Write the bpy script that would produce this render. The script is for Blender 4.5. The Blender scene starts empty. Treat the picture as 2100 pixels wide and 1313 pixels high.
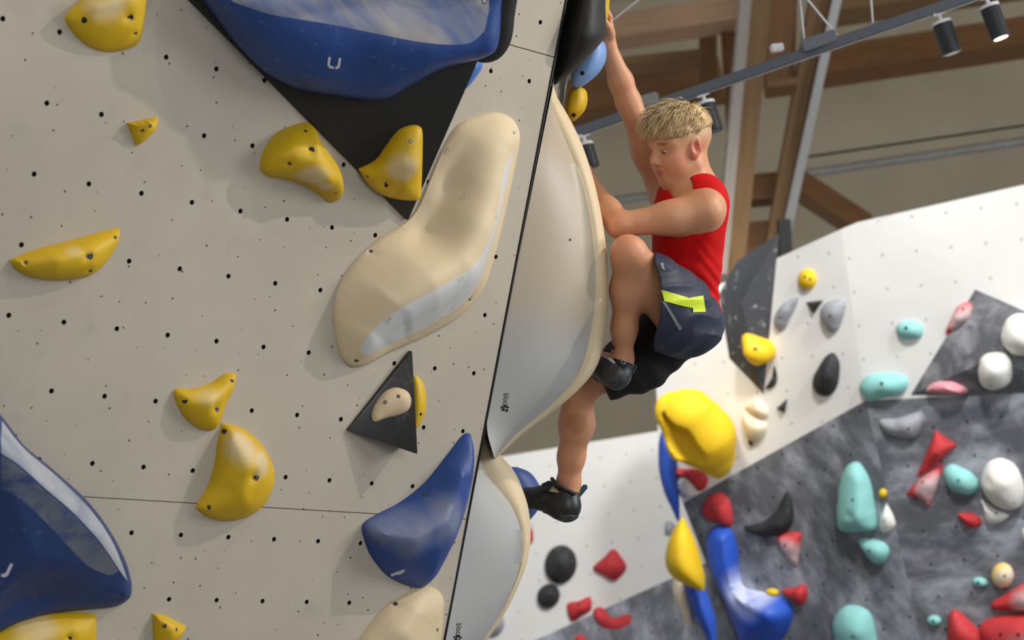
import bpy, bmesh, math, random
import numpy as np
from mathutils import Vector, Matrix
from mathutils.bvhtree import BVHTree
from mathutils.geometry import delaunay_2d_cdt

# ------------------------------------------------------------------ camera, world, lights
F = 2100 / 36 * 70.0            # focal length in photograph pixels
PITCH = math.radians(20)
CAM = Vector((0, 0, 1.6))
RIGHT = Vector((1, 0, 0)); FWD = Vector((0, math.cos(PITCH), math.sin(PITCH))); UP = Vector((0, -math.sin(PITCH), math.cos(PITCH)))
scene = bpy.context.scene
COL = scene.collection
cd = bpy.data.cameras.new('camera'); co = bpy.data.objects.new('camera', cd); COL.objects.link(co)
cd.lens = 70; cd.sensor_width = 36; cd.sensor_fit = 'HORIZONTAL'
cd.clip_start = 0.05; cd.clip_end = 200
co.location = CAM; co.rotation_euler = (math.pi / 2 + PITCH, 0, 0)
cd.dof.use_dof = True; cd.dof.focus_distance = 5.35; cd.dof.aperture_fstop = 3.6
scene.camera = co
scene.view_settings.view_transform = 'Standard'; scene.view_settings.look = 'None'
scene.view_settings.exposure = 0.0; scene.view_settings.gamma = 1.0
scene.view_settings.use_curve_mapping = False

wd = bpy.data.worlds.new('hall_daylight'); scene.world = wd; wd.use_nodes = True
bgn = wd.node_tree.nodes['Background']; bgn.inputs[0].default_value = (0.93, 0.97, 1.0, 1); bgn.inputs[1].default_value = 0.34

def cam2w(x, y, z): return CAM + RIGHT * x + UP * y + FWD * z
def W(u, v, Z): return cam2w((u - 1050) * Z / F, -(v - 656.5) * Z / F, Z)
def raydir(u, v): return (RIGHT * ((u - 1050) / F) + UP * (-(v - 656.5) / F) + FWD)

def lamp(kind, name, loc, target, power, size=0.1, color=(1, 1, 1), angle=None, blend=0.5, sizey=None):
    l = bpy.data.lights.new(name, kind); l.energy = power; l.color = color
    if kind == 'AREA':
        l.size = size
        if sizey: l.shape = 'RECTANGLE'; l.size_y = sizey
    else: l.shadow_soft_size = size
    if kind == 'SPOT': l.spot_size = angle; l.spot_blend = blend
    o = bpy.data.objects.new(name, l); COL.objects.link(o); o.location = loc
    o.rotation_euler = (Vector(target) - Vector(loc)).to_track_quat('-Z', 'Y').to_euler()
    return o
# two warm track spots on the near prow, one from the right and one from the left, then unseen fill lights added
lamp('SPOT', 'track_spot_light_key', (4.0, 3.9, 6.2), (-0.2, 4.9, 3.3), 430, 0.05, (1, 0.90, 0.76), math.radians(70), 0.6)
lamp('SPOT', 'track_spot_light_front', (2.3, 2.0, 6.6), (-0.3, 4.7, 3.2), 60, 0.05, (1, 0.90, 0.76), math.radians(70), 0.7)
lamp('SPOT', 'track_spot_light_left', (-1.8, 1.0, 6.4), (-0.6, 4.6, 3.2), 70, 0.06, (1, 0.90, 0.76), math.radians(75), 0.7)
lamp('SPOT', 'hall_fill_spot', (4.2, 5.2, 7.4), (2.6, 10.3, 4.6), 640, 0.25, (1, 0.985, 0.96), math.radians(52), 0.8)  # unseen spot added to brighten the right-hand white wall
lamp('SPOT', 'hall_fill_spot', (0.0, 7.6, 7.0), (0.6, 12.8, 4.5), 650, 0.25, (1, 0.985, 0.96), math.radians(44), 0.8)  # extra unseen spot, added for the dim far-left white wall
lamp('AREA', 'front_fill_area', (3.6, -2.5, 2.8), (0.2, 5.2, 3.3), 140, 3.0, (0.97, 0.98, 1.0))  # area light added behind the camera to lift the dark leg; no window known
lamp('SPOT', 'hall_fill_spot', (1.6, 5.6, 7.4), (1.5, 11.2, 4.4), 950, 0.25, (1, 0.985, 0.96), math.radians(52), 0.8)  # added spot, out of view, brightening the middle of the far walls
lamp('AREA', 'side_fill_area', (6.5, 4.5, 5.0), (0.6, 5.3, 3.4), 170, 2.0, (0.95, 0.98, 1.0))  # unseen area light added from the right to brighten leg and back

# ------------------------------------------------------------------ materials
def S(r, g, b):
    f = lambda c: (c / 255 / 12.92) if c / 255 <= 0.04045 else ((c / 255 + 0.055) / 1.055) ** 2.4
    return (f(r), f(g), f(b), 1)
class NT:
    def __init__(s, name):
        s.m = bpy.data.materials.new(name); s.m.use_nodes = True; s.t = s.m.node_tree
        s.b = s.t.nodes['Principled BSDF']; s.tc = None
    def n(s, typ, **kw):
        x = s.t.nodes.new(typ)
        for k, v in kw.items():
            if k.startswith('i_'): x.inputs[k[2:].replace('_', ' ')].default_value = v
            else: setattr(x, k, v)
        return x
    def l(s, a, b): s.t.links.new(a, b)
    def obj(s):
        if not s.tc: s.tc = s.n('ShaderNodeTexCoord')
        return s.tc.outputs['Object']
    def noise(s, scale, detail=4, rough=0.55, vec=None, dist=0):
        x = s.n('ShaderNodeTexNoise'); x.inputs['Scale'].default_value = scale; x.inputs['Detail'].default_value = detail
        x.inputs['Roughness'].default_value = rough; x.inputs['Distortion'].default_value = dist
        s.l(vec or s.obj(), x.inputs['Vector']); return x.outputs['Fac']
    def ramp(s, fac, lo, hi, a=0.0, b=1.0):
        x = s.n('ShaderNodeMapRange'); x.interpolation_type = 'SMOOTHSTEP'
        x.inputs['From Min'].default_value = lo; x.inputs['From Max'].default_value = hi
        x.inputs['To Min'].default_value = a; x.inputs['To Max'].default_value = b
        s.l(fac, x.inputs['Value']); return x.outputs['Result']
    def math(s, op, a, b=None):
        x = s.n('ShaderNodeMath'); x.operation = op
        for i, q in enumerate((a, b)):
            if q is None: continue
            if isinstance(q, (int, float)): x.inputs[i].default_value = q
            else: s.l(q, x.inputs[i])
        return x.outputs[0]
    def mix(s, fac, a, b):
        x = s.n('ShaderNodeMix'); x.data_type = 'RGBA'
        for sock, q in ((x.inputs[0], fac), (x.inputs[6], a), (x.inputs[7], b)):
            if isinstance(q, (int, float, tuple)): sock.default_value = q
            else: s.l(q, sock)
        return x.outputs[2]
    def bump(s, h, strength=0.2, dist=0.01):
        x = s.n('ShaderNodeBump'); x.inputs['Strength'].default_value = strength; x.inputs['Distance'].default_value = dist
        s.l(h, x.inputs['Height']); s.l(x.outputs[0], s.b.inputs['Normal'])
    def color(s, c):
        if isinstance(c, tuple): s.b.inputs['Base Color'].default_value = c
        else: s.l(c, s.b.inputs['Base Color'])
    def set(s, **kw):
        for k, v in kw.items(): s.b.inputs[k.replace('_', ' ')].default_value = v
        return s
def spot_mask(m, pts):
    """soft round patches in object space: pts = [((x,y,z), radius)]"""
    acc = None
    for p, r in pts:
        d = m.n('ShaderNodeVectorMath'); d.operation = 'DISTANCE'; m.l(m.obj(), d.inputs[0]); d.inputs[1].default_value = p
        k = m.ramp(d.outputs['Value'], r * 0.35, r, 1, 0)
        acc = k if acc is None else m.math('MAXIMUM', acc, k)
    return acc
def hold_mat(name, col, rough=0.55, chalk=(0.75, 0.72, 0.66, 1), patches=None, amt=0.55, dirt=0.25, grain=0.15):
    m = NT(name)
    n1 = m.noise(9, 5, 0.6); n2 = m.noise(45, 4, 0.6)
    base = m.mix(m.ramp(n1, 0.35, 0.75, 0, dirt), col, tuple(x * 0.62 for x in col[:3]) + (1,))
    if patches:
        k = m.math('MULTIPLY', spot_mask(m, patches), m.ramp(m.noise(9, 4, 0.55), 0.2, 0.6, 0.4, 1))
        base = m.mix(m.math('MULTIPLY', k, amt), base, chalk)
    else:
        base = m.mix(m.ramp(n2, 0.58, 0.8, 0, 0.18), base, chalk)
    m.color(base); m.set(Roughness=rough)
    m.bump(m.noise(420, 2, 0.5), grain, 0.002)
    return m.m
def plain(name, col, rough=0.5, metal=0.0, spec=None):
    m = NT(name); m.color(col); m.set(Roughness=rough, Metallic=metal)
    m.color(m.mix(m.ramp(m.noise(30, 3), 0.3, 0.8, 0, 0.25), col, tuple(x * 0.7 for x in col[:3]) + (1,)))
    return m.m
YEL = S(212, 172, 8); BLU = S(28, 72, 146); CRM = S(216, 196, 160)
M = {}
M['dark'] = plain('dark_socket', S(22, 21, 20), 0.6)
M['steel'] = plain('bolt_steel', S(150, 150, 150), 0.35, 0.9)
M['black'] = plain('black_plastic', S(24, 24, 25), 0.5)
def wood_mat(name, a, b, sc=3):
    m = NT(name)
    mp = m.n('ShaderNodeMapping'); mp.inputs['Scale'].default_value = (0.25 * sc, 4 * sc, 4 * sc); m.l(m.obj(), mp.inputs['Vector'])
    n = m.noise(4, 6, 0.6, mp.outputs[0], 0.6)
    m.color(m.mix(m.ramp(n, 0.3, 0.7), a, b)); m.set(Roughness=0.6); m.bump(n, 0.15, 0.004); return m.m
M['timber'] = wood_mat('pale_timber', S(146, 112, 72), S(130, 98, 60))
M['timber_pink'] = wood_mat('planed_timber', S(200, 162, 128), S(186, 146, 110))
M['timber_brown'] = wood_mat('brown_timber', S(142, 98, 54), S(122, 82, 44))
M['ply'] = wood_mat('plywood_edge', S(150, 148, 145), S(105, 102, 100), 12)

# ------------------------------------------------------------------ helpers: objects, planes
def tag(o, label, cat, group=None, kind=None):
    if label: o['label'] = label
    if cat: o['category'] = cat
    if group: o['group'] = group
    if kind: o['kind'] = kind
    return o
def mesh_obj(name, verts, faces, mats, parent=None, mw=None, smooth=True, world=True):
    """verts are world positions when world=True; mw = wanted object matrix (default: origin at the base centre)"""
    me = bpy.data.meshes.new(name)
    if mw is None:
        a = np.array([tuple(v) for v in verts]); c = a.mean(0); c[2] = a[:, 2].min(); mw = Matrix.Translation(Vector(c))
    if world:
        inv = np.array(mw.inverted()); a = np.array([tuple(v) for v in verts]); a = a @ inv[:3, :3].T + inv[:3, 3]
        verts = a.tolist()
    me.from_pydata([tuple(v) for v in verts], [], [tuple(f) for f in faces]); me.update()
    if not isinstance(mats, (list, tuple)): mats = [mats]
    for m in mats: me.materials.append(m)
    if smooth:
        me.shade_smooth()
    o = bpy.data.objects.new(name, me); COL.objects.link(o)
    o.matrix_world = mw
    if parent: set_parent(o, parent)
    return o
def set_parent(o, p):
    mw = o.matrix_world.copy(); o.parent = p; o.matrix_parent_inverse = Matrix.Identity(4)
    o.matrix_basis = world_of(p).inverted() @ mw
def world_of(o):
    return o.matrix_basis.copy() if not o.parent else world_of(o.parent) @ o.matrix_parent_inverse @ o.matrix_basis
def empty(name, loc):
    o = bpy.data.objects.new(name, None); COL.objects.link(o); o.matrix_world = Matrix.Translation(Vector(loc)); o.empty_display_size = 0.05; return o
def fix_normals(o, sharp=None):
    bm = bmesh.new(); bm.from_mesh(o.data); bmesh.ops.recalc_face_normals(bm, faces=bm.faces[:]); bm.to_mesh(o.data); bm.free()
    if sharp is not None:
        o.data.shade_smooth(); o.data.set_sharp_from_angle(angle=math.radians(sharp))
    return o
def bvh_of(o):
    mw = world_of(o)
    return BVHTree.FromPolygons([mw @ v.co for v in o.data.vertices], [tuple(p.vertices) for p in o.data.polygons])
def shoot(bvh, u, v):
    loc, nor, i, d = bvh.ray_cast(CAM, raydir(u, v).normalized())
    if loc is None: return None, None
    if nor.dot(raydir(u, v)) > 0: nor = -nor
    return loc, nor
class Plane:
    def __init__(s, o, ex, ey):
        s.o = Vector(o); s.ex = Vector(ex).normalized(); s.n = s.ex.cross(Vector(ey)).normalized()
        if s.n.dot(s.o - CAM) > 0: s.n = -s.n
        s.ey = s.n.cross(s.ex).normalized()
    def hit3(s, u, v, h=0):
        d = raydir(u, v); t = (s.o + s.n * h - CAM).dot(s.n) / d.dot(s.n); return CAM + d * t
    def hit(s, u, v, h=0):
        p = s.hit3(u, v, h) - s.o; return p.dot(s.ex), p.dot(s.ey)
    def w(s, a, b, h=0): return s.o + s.ex * a + s.ey * b + s.n * h
    def frame(s, a, b, h=0):
        m = Matrix((s.ex, s.ey, s.n)).transposed().to_4x4(); m.translation = s.w(a, b, h); return m
def plane3(p, q, r): return Plane(p, Vector(q) - Vector(p), Vector(r) - Vector(p))

def spline(pts, step, closed=True):
    """Catmull-Rom through 2D pts; a third value 1 marks a sharp corner"""
    n = len(pts); out = []
    P = [np.array(p[:2], float) for p in pts]; C = [len(p) > 2 and p[2] for p in pts]
    for i in range(n if closed else n - 1):
        p1, p2 = P[i], P[(i + 1) % n]
        p0 = P[i - 1] if (closed or i > 0) else p1; p3 = P[(i + 2) % n] if (closed or i + 2 < n) else p2
        m1 = (p2 - p1) * 0.5 if C[i] else (p2 - p0) * 0.5; m2 = (p2 - p1) * 0.5 if C[(i + 1) % n] else (p3 - p1) * 0.5
        L = np.linalg.norm(p2 - p1); m1 = m1 * min(1, L / (np.linalg.norm(m1) + 1e-9)); m2 = m2 * min(1, L / (np.linalg.norm(m2) + 1e-9))
        k = max(1, int(round(L / step)))
        for j in range(k):
            t = j / k; t2, t3 = t * t, t ** 3
            out.append((2 * t3 - 3 * t2 + 1) * p1 + (t3 - 2 * t2 + t) * m1 + (-2 * t3 + 3 * t2) * p2 + (t3 - t2) * m2)
    if not closed: out.append(P[-1])
    return np.array(out)
def seg_dist(p, a, b):
    """p (n,2); a,b (m,2) -> dist (n,m), t (n,m)"""
    d = b - a; l2 = (d ** 2).sum(1) + 1e-12
    t = np.clip(((p[:, None, :] - a[None]) * d[None]).sum(2) / l2[None], 0, 1)
    q = a[None] + d[None] * t[..., None]
    return np.sqrt(((p[:, None, :] - q) ** 2).sum(2)), t
def inside(p, poly):
    x, y = p[:, 0], p[:, 1]; r = np.zeros(len(p), bool); j = len(poly) - 1
    for i in range(len(poly)):
        xi, yi = poly[i]; xj, yj = poly[j]
        c = ((yi > y) != (yj > y)) & (x < (xj - xi) * (y - yi) / (yj - yi + 1e-15) + xi); r ^= c; j = i
    return r
def tri_fill(poly, s, extra=None, loops=()):
    """triangulate a closed 2D polygon with interior points about s apart -> pts (boundary first), tris"""
    lo, hi = poly.min(0), poly.max(0)
    ys = np.arange(lo[1], hi[1], s * 0.87); pts = []
    for k, y in enumerate(ys):
        xs = np.arange(lo[0] + (k % 2) * s * 0.5, hi[0], s); pts.append(np.stack([xs, np.full_like(xs, y)], 1))
    pts = np.concatenate(pts) if pts else np.zeros((0, 2))
    if extra is not None and len(extra):
        ex = np.array(extra, float)
        d = np.sqrt(((pts[:, None] - ex[None]) ** 2).sum(2)).min(1); pts = np.concatenate([pts[d > s * 0.45], ex])
    for lp in loops:
        d = seg_dist(pts, lp, np.roll(lp, -1, 0))[0].min(1); pts = pts[d > s * 0.3]
    pts = pts[inside(pts, poly)]
    if len(pts):
        d = seg_dist(pts, poly, np.roll(poly, -1, 0))[0].min(1); pts = pts[d > s * 0.4]
    nb = len(poly); allp = np.concatenate([poly, pts]); eg = [(i, (i + 1) % nb) for i in range(nb)]
    for lp in loops:
        b0 = len(allp); allp = np.concatenate([allp, lp]); eg += [(b0 + i, b0 + (i + 1) % len(lp)) for i in range(len(lp))]
    vs, es, fs, ov, oe, of = delaunay_2d_cdt([Vector(p) for p in allp], eg, [], 1, 1e-7)
    return np.array([tuple(v) for v in vs]), [tuple(f) for f in fs], ov

# bolt heads: a dark countersink ring with a steel socket head, unit radius
def make_bolt_mesh(name, metal=True):
    prof = [(1.0, 0.02), (0.86, 0.10), (0.74, 0.06), (0.60, 0.05), (0.56, 0.20), (0.34, 0.20), (0.30, 0.04)] if metal else [(1.0, 0.02), (0.85, 0.08), (0.6, 0.05), (0.3, 0.03)]
    n = 14; vs, fs, mi = [], [], []
    for r, z in prof: vs += [(r * math.cos(2 * math.pi * i / n), r * math.sin(2 * math.pi * i / n), z) for i in range(n)]
    for k in range(len(prof) - 1):
        for i in range(n):
            fs.append((k * n + i, k * n + (i + 1) % n, (k + 1) * n + (i + 1) % n, (k + 1) * n + i)); mi.append(1 if metal and k in (3, 4, 5) else 0)
    fs.append(tuple((len(prof) - 1) * n + i for i in range(n))); mi.append(0)
    me = bpy.data.meshes.new(name); me.from_pydata(vs, [], fs); me.materials.append(M['dark']); me.materials.append(M['steel'])
    me.polygons.foreach_set('material_index', mi); me.update(); return me
BOLT = make_bolt_mesh('bolt'); SOCKET = make_bolt_mesh('bolt_hole', False)
def add_bolts(o, bolts):
    if not bolts: return
    bv = bvh_of(o)
    for b in bolts:
        u, v, r = b[:3]; loc, nor = shoot(bv, u, v)
        if loc is None: continue
        Z = (loc - CAM).dot(FWD); R = r * Z / F
        metal = len(b) < 4
        x = bpy.data.objects.new('bolt' if metal else 'bolt_hole', BOLT if metal else SOCKET); COL.objects.link(x)
        q = nor.to_track_quat('Z', 'Y').to_matrix().to_4x4(); q.translation = loc
        x.matrix_world = q @ Matrix.Diagonal((R, R, R, 1)); set_parent(x, o)

def hold(name, pl, out, mat, label, cat='climbing hold', ridge=None, H=None, e=0.9, rim=0.008, res=9, bolts=(), bumps=(), group=None, dents=True, kind=None, parent=None, h0=0.0, zones=()):
    """A moulded hold: outline (pixels, on the plane) rising to a ridge line of given heights."""
    opx = spline(out, res * 0.8)
    poly = np.array([pl.hit(u, v, h0) for u, v in opx])
    Z = (pl.hit3(*opx.mean(0)) - CAM).dot(FWD); px = Z / F
    if ridge is None:
        c = opx.mean(0); area = 0.5 * abs(np.dot(poly[:, 0], np.roll(poly[:, 1], 1)) - np.dot(poly[:, 1], np.roll(poly[:, 0], 1)))
        ridge = [(c[0], c[1], H if H else 0.38 * math.sqrt(area))]
    R = [pl.hit(u, v, h) + (h,) for u, v, h in ridge]
    if len(R) == 1: R = R + [(R[0][0] + 1e-4, R[0][1], R[0][2])]
    R = np.array(R)
    edges_a, edges_b = poly, np.roll(poly, -1, 0)
    def height(p, bmp=True):
        dE = seg_dist(p, edges_a, edges_b)[0].min(1)
        dr, t = seg_dist(p, R[:-1, :2], R[1:, :2]); k = dr.argmin(1); ii = np.arange(len(p))
        hr = R[k, 2] * (1 - t[ii, k]) + R[k + 1, 2] * t[ii, k]; dR = dr[ii, k]
        t = dE / (dE + dR + 1e-9)
        h = np.sin(t * math.pi / 2) ** e * hr + rim * np.clip(0.45 + 0.55 * dE / (rim + 1e-6), 0, 1)
        for (a, b, r, amp) in (loc_b if bmp else []):
            h = h + amp * np.exp(-(((p[:, 0] - a) ** 2 + (p[:, 1] - b) ** 2) / (r * r))) * np.clip(dE / (0.6 * r), 0, 1)
        return h
    def locate(u, v):
        h = 0.02
        for _ in range(8): h = 0.5 * h + 0.5 * float(height(np.array([pl.hit(u, v, h)]), False)[0])
        return pl.hit(u, v, h)
    loc_b = []; extra = []
    for (u, v, r, amp) in bumps:
        a, b = locate(u, v); loc_b.append((a, b, r * px, amp))
    for bt in bolts:
        if not dents or bt[2] < 5: continue
        a, b = locate(bt[0], bt[1]); r = bt[2] * px; loc_b.append((a, b, r * 1.25, -r * 0.9))
        for rr in (0.0, 0.8, 1.6):
            extra += [(a + rr * r * math.cos(q), b + rr * r * math.sin(q)) for q in (np.arange(1 if rr == 0 else 8) * math.pi / 4)]
    zl = [np.array([locate(u, v) for u, v in spline([tuple(q) if len(q) > 2 else (q[0], q[1], 1) for q in zo], res * 0.8)]) for zo, zm in zones]
    pts, tris, ov = tri_fill(poly, res * px, extra, zl)
    h = height(pts) + h0
    c = poly.mean(0); fr = pl.frame(c[0], c[1], 0)
    vs = [(p[0] - c[0], p[1] - c[1], z) for p, z in zip(pts, h)]
    # skirt down to the wall
    ec = {}
    for f in tris:
        for i in range(3):
            k = (f[i], f[(i + 1) % 3]); ec[k] = 1
    bd = [k for k in ec if (k[1], k[0]) not in ec]; mp = {}
    for a, b in bd:
        for q in (a, b):
            if q not in mp: mp[q] = len(vs); vs.append((pts[q][0] - c[0], pts[q][1] - c[1], -0.001 + min(0, h0)))
    fs = list(tris) + [(b, a, mp[a], mp[b]) for a, b in bd]
    o = mesh_obj(name, vs, fs, mat, mw=fr, world=False)
    if zones:
        ce = np.array([[pts[i] for i in f] for f in tris]).mean(1); mi = np.zeros(len(fs), np.int32)
        for zi, (lp, z) in enumerate(zip(zl, zones)):
            o.data.materials.append(z[1]); mi[:len(tris)][inside(ce, lp)] = zi + 1
        o.data.polygons.foreach_set('material_index', mi)
    fix_normals(o, 50)
    if label: tag(o, label, cat, group, kind)
    add_bolts(o, bolts)
    if parent: set_parent(o, parent)
    return o
def polyvol(name, pts, faces, mat, label, cat, bevel=0.006, group=None, mw=None):
    o = mesh_obj(name, pts, faces, mat, smooth=False, mw=mw)
    bm = bmesh.new(); bm.from_mesh(o.data); bmesh.ops.recalc_face_normals(bm, faces=bm.faces[:])
    if bevel: bmesh.ops.bevel(bm, geom=bm.edges[:], offset=bevel, segments=2, affect='EDGES', profile=0.6)
    bm.to_mesh(o.data); bm.free(); o.data.shade_smooth(); o.data.set_sharp_from_angle(angle=math.radians(28))
    if label: tag(o, label, cat, group)
    return o
def decal(name, parent, px_pts, faces, mat, lift=0.0006, label=None, bvh=None):
    """flat print laid on the surface of its thing"""
    bv = bvh or bvh_of(parent); vs = []; idx = {}
    for i, (u, v) in enumerate(px_pts):
        l, n = shoot(bv, u, v)
        if l is not None: idx[i] = len(vs); vs.append(l + n * lift)
    fs = [tuple(idx[i] for i in f) for f in faces if all(i in idx for i in f)]
    if not fs: return None
    o = mesh_obj(name, vs, fs, mat, parent=parent, smooth=False)
    if label: o['label'] = label
    return o
def decal_poly(name, parent, out, mat, step=5, lift=0.0006, label=None, bvh=None):
    p = spline([tuple(q) if len(q) > 2 else (q[0], q[1], 1) for q in out], step)
    pts, tris, _ = tri_fill(p, step); return decal(name, parent, pts, tris, mat, lift, label, bvh)
def decal_text(name, parent, txt, org, ex, ey, mat, lift=0.0008, bvh=None):
    cu = bpy.data.curves.new('t', 'FONT'); cu.body = txt; cu.size = 1; cu.align_x = 'LEFT'; cu.resolution_u = 3
    t = bpy.data.objects.new('t', cu); COL.objects.link(t); dg = bpy.context.evaluated_depsgraph_get()
    me = bpy.data.meshes.new_from_object(t.evaluated_get(dg)); bpy.data.objects.remove(t); bpy.data.curves.remove(cu)
    pts = [(org[0] + v.co.x * ex[0] + v.co.y * ey[0], org[1] + v.co.x * ex[1] + v.co.y * ey[1]) for v in me.vertices]
    fs = [tuple(p.vertices) for p in me.polygons]; bpy.data.meshes.remove(me)
    return decal(name, parent, pts, fs, mat, lift, None, bvh)
def bar(name, p, q, w, h, mat, parent=None, label=None, cat=None, up=(0, 0, 1), bevel=0.004, kind=None, group=None):
    p, q = Vector(p), Vector(q); x = (q - p).normalized(); y = Vector(up).cross(x).normalized(); z = x.cross(y)
    m = Matrix((x, y, z)).transposed().to_4x4(); m.translation = p; L = (q - p).length
    bm = bmesh.new(); bmesh.ops.create_cube(bm, size=1)
    for v in bm.verts: v.co = Vector(((v.co.x + 0.5) * L, v.co.y * w, v.co.z * h))
    if bevel: bmesh.ops.bevel(bm, geom=bm.edges[:], offset=bevel, segments=2, affect='EDGES')
    me = bpy.data.meshes.new(name); bm.to_mesh(me); bm.free(); me.materials.append(mat)
    o = bpy.data.objects.new(name, me); COL.objects.link(o); o.matrix_world = m
    if parent: set_parent(o, parent)
    if label: tag(o, label, cat, group, kind)
    return o
def tube(name, path, radii, mat, parent=None, n=12, cap=True):
    path = [Vector(p) for p in path]; radii = radii if isinstance(radii, (list, tuple)) else [radii] * len(path)
    vs, fs = [], []; prev = None
    for i, p in enumerate(path):
        t = (path[min(i + 1, len(path) - 1)] - path[max(i - 1, 0)]).normalized()
        a = (prev - t * prev.dot(t)).normalized() if prev is not None else t.orthogonal().normalized()
        prev = a; b = t.cross(a)
        vs += [p + (a * math.cos(2 * math.pi * k / n) + b * math.sin(2 * math.pi * k / n)) * radii[i] for k in range(n)]
    for i in range(len(path) - 1):
        for k in range(n): fs.append((i * n + k, i * n + (k + 1) % n, (i + 1) * n + (k + 1) % n, (i + 1) * n + k))
    if cap: fs += [tuple(range(n))[::-1], tuple((len(path) - 1) * n + k for k in range(n))]
    o = mesh_obj(name, vs, fs, mat, parent=parent); o.data.set_sharp_from_angle(angle=math.radians(50)); return o

# ------------------------------------------------------------------ the near prow wall
def camdir(x, ydown, z): return (RIGHT * x - UP * ydown + FWD * z).normalized()
ROW = camdir(4450, 674, F)
P0 = W(1035, 650, 5.3)
cdir = camdir(-0.19, 1, 0.042); cdir = (cdir - ROW * cdir.dot(ROW)).normalized()
WALL = Plane(P0, ROW, -cdir)            # ex runs right and away, ey runs up the overhang
CA, RA = 0.1362, 0.1565                 # T-nut spacing
m = NT('prow_paint')
n1 = m.noise(1.6, 6, 0.6); n2 = m.noise(7, 6, 0.65); n3 = m.noise(60, 3, 0.6)
base = m.mix(m.ramp(n1, 0.3, 0.7), S(184, 175, 160), S(172, 163, 149))
base = m.mix(m.ramp(n2, 0.56, 0.74, 0, 0.35), base, S(148, 142, 134))
base = m.mix(m.ramp(n3, 0.6, 0.85, 0, 0.2), base, S(205, 200, 190))
vo = m.n('ShaderNodeTexVoronoi'); vo.voronoi_dimensions = '2D'; vo.inputs['Scale'].default_value = 15; m.l(m.obj(), vo.inputs['Vector'])
sx = m.n('ShaderNodeSeparateColor'); m.l(vo.outputs['Color'], sx.inputs[0])
lim = m.ramp(sx.outputs[0], 0.38, 0.42, 0.0, 0.0024 * 15)
lim2 = m.math('MULTIPLY', lim, m.ramp(sx.outputs[1], 0, 1, 0.55, 1.15))
base = m.mix(m.math('LESS_THAN', vo.outputs['Distance'], lim2), base, S(58, 48, 38))
sm = m.ramp(m.noise(3.2, 5, 0.6, dist=0.8), 0.68, 0.80, 0, 0.5)
base = m.mix(sm, base, S(112, 108, 106))
m.color(base); m.set(Roughness=0.7); m.bump(m.noise(300, 3), 0.12, 0.002)
M['wall'] = m.m
M['wall_back'] = plain('wall_back_board', S(120, 112, 100), 0.8)
def wall_panel(r0, r1, cols, top_gap=0.0012):
    """one plywood sheet with drilled holes, rows r0..r1-1 (downwards)"""
    vs, fs = [], []; key = {}
    def V(a, b, h):
        k = (round(a, 5), round(b, 5), round(h, 5))
        if k not in key: key[k] = len(vs); vs.append((a, b, h))
        return key[k]
    nut = []; n = 12; r = 0.0062
    bt, bb = -(0.0035 + RA * (r0 - 0.5)) - top_gap, -(0.0035 + RA * (r1 - 0.5)) + top_gap
    for i in range(r0, r1):
        y1 = bt if i == r0 else -(0.0035 + RA * (i - 0.5)); y0 = bb if i == r1 - 1 else -(0.0035 + RA * (i + 0.5))
        cy = -(0.0035 + RA * i)
        for k in range(cols):
            cx = -0.07 - CA * k; x0, x1 = cx - CA / 2, (0.0 if k == 0 else cx + CA / 2)
            ring = [(cx + r * math.cos(2 * math.pi * j / n), cy + r * math.sin(2 * math.pi * j / n)) for j in range(n)]
            sq = []
            for j in range(n):
                t = 2 * math.pi * j / n + 1e-9; c, s = math.cos(t), math.sin(t); q = 1 / max(abs(c), abs(s)); qx, qy = c * q, s * q
                if j % 3 != 0:   # push to the corner direction for even cells
                    qx, qy = (1 if c > 0 else -1) if abs(c) > 0.4 else qx, (1 if s > 0 else -1) if abs(s) > 0.4 else qy
                sq.append((cx + (qx * (x1 - cx) if qx > 0 else qx * (cx - x0)), cy + (qy * (y1 - cy) if qy > 0 else qy * (cy - y0))))
            for j in range(n):
                j2 = (j + 1) % n
                f = [V(*sq[j], 0), V(*sq[j2], 0), V(*ring[j2], 0), V(*ring[j], 0)]
                f2 = []
                for q in f:
                    if q not in f2: f2.append(q)
                fs.append(tuple(f2))
                fs.append((V(*ring[j], 0), V(*ring[j2], 0), V(*ring[j2], -0.018), V(*ring[j], -0.018)))
            nut.append((cx, cy))
    xl, xr = -0.07 - CA * (cols - 0.5), 0.0
    for a, b in (((xl, bt), (xr, bt)), ((xr, bt), (xr, bb)), ((xr, bb), (xl, bb)), ((xl, bb), (xl, bt))):
        fs.append((V(*a, 0), V(*b, 0), V(*b, -0.018), V(*a, -0.018)))
    o = mesh_obj('panel', vs, fs, M['wall'], mw=WALL.frame(0, 0), world=False, smooth=False)
    fix_normals(o); return o, nut
COLS = 15
e2 = camdir(0.135, 0.0, 1.0); e2 = (e2 - WALL.ey * e2.dot(WALL.ey)).normalized()
blen = (P0.z) / -cdir.z
def ring4(b, d0=-0.0185, depth=0.5):
    xl = -0.07 - CA * (COLS - 0.5)
    return [WALL.w(xl, b, d0), WALL.w(-0.002, b, d0), WALL.w(-0.002, b, d0) + e2 * depth, WALL.w(xl, b, d0) - WALL.n * (depth * 0.7)]
q0, q1 = ring4(1.9), ring4(-blen * 0.985)
wall_front = mesh_obj('wall_front', q0 + q1, [(0, 1, 2, 3), (4, 5, 6, 7), (0, 1, 5, 4), (1, 2, 6, 5), (2, 3, 7, 6), (3, 0, 4, 7)], M['ply'], smooth=False)
fix_normals(wall_front); wall_front['kind'] = 'structure'
tn = []
nn = 12
for r, z in ((0.0061, -0.0005), (0.0046, -0.003), (0.0044, -0.013)): tn += [(r * math.cos(2 * math.pi * j / nn), r * math.sin(2 * math.pi * j / nn), z) for j in range(nn)]
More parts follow.
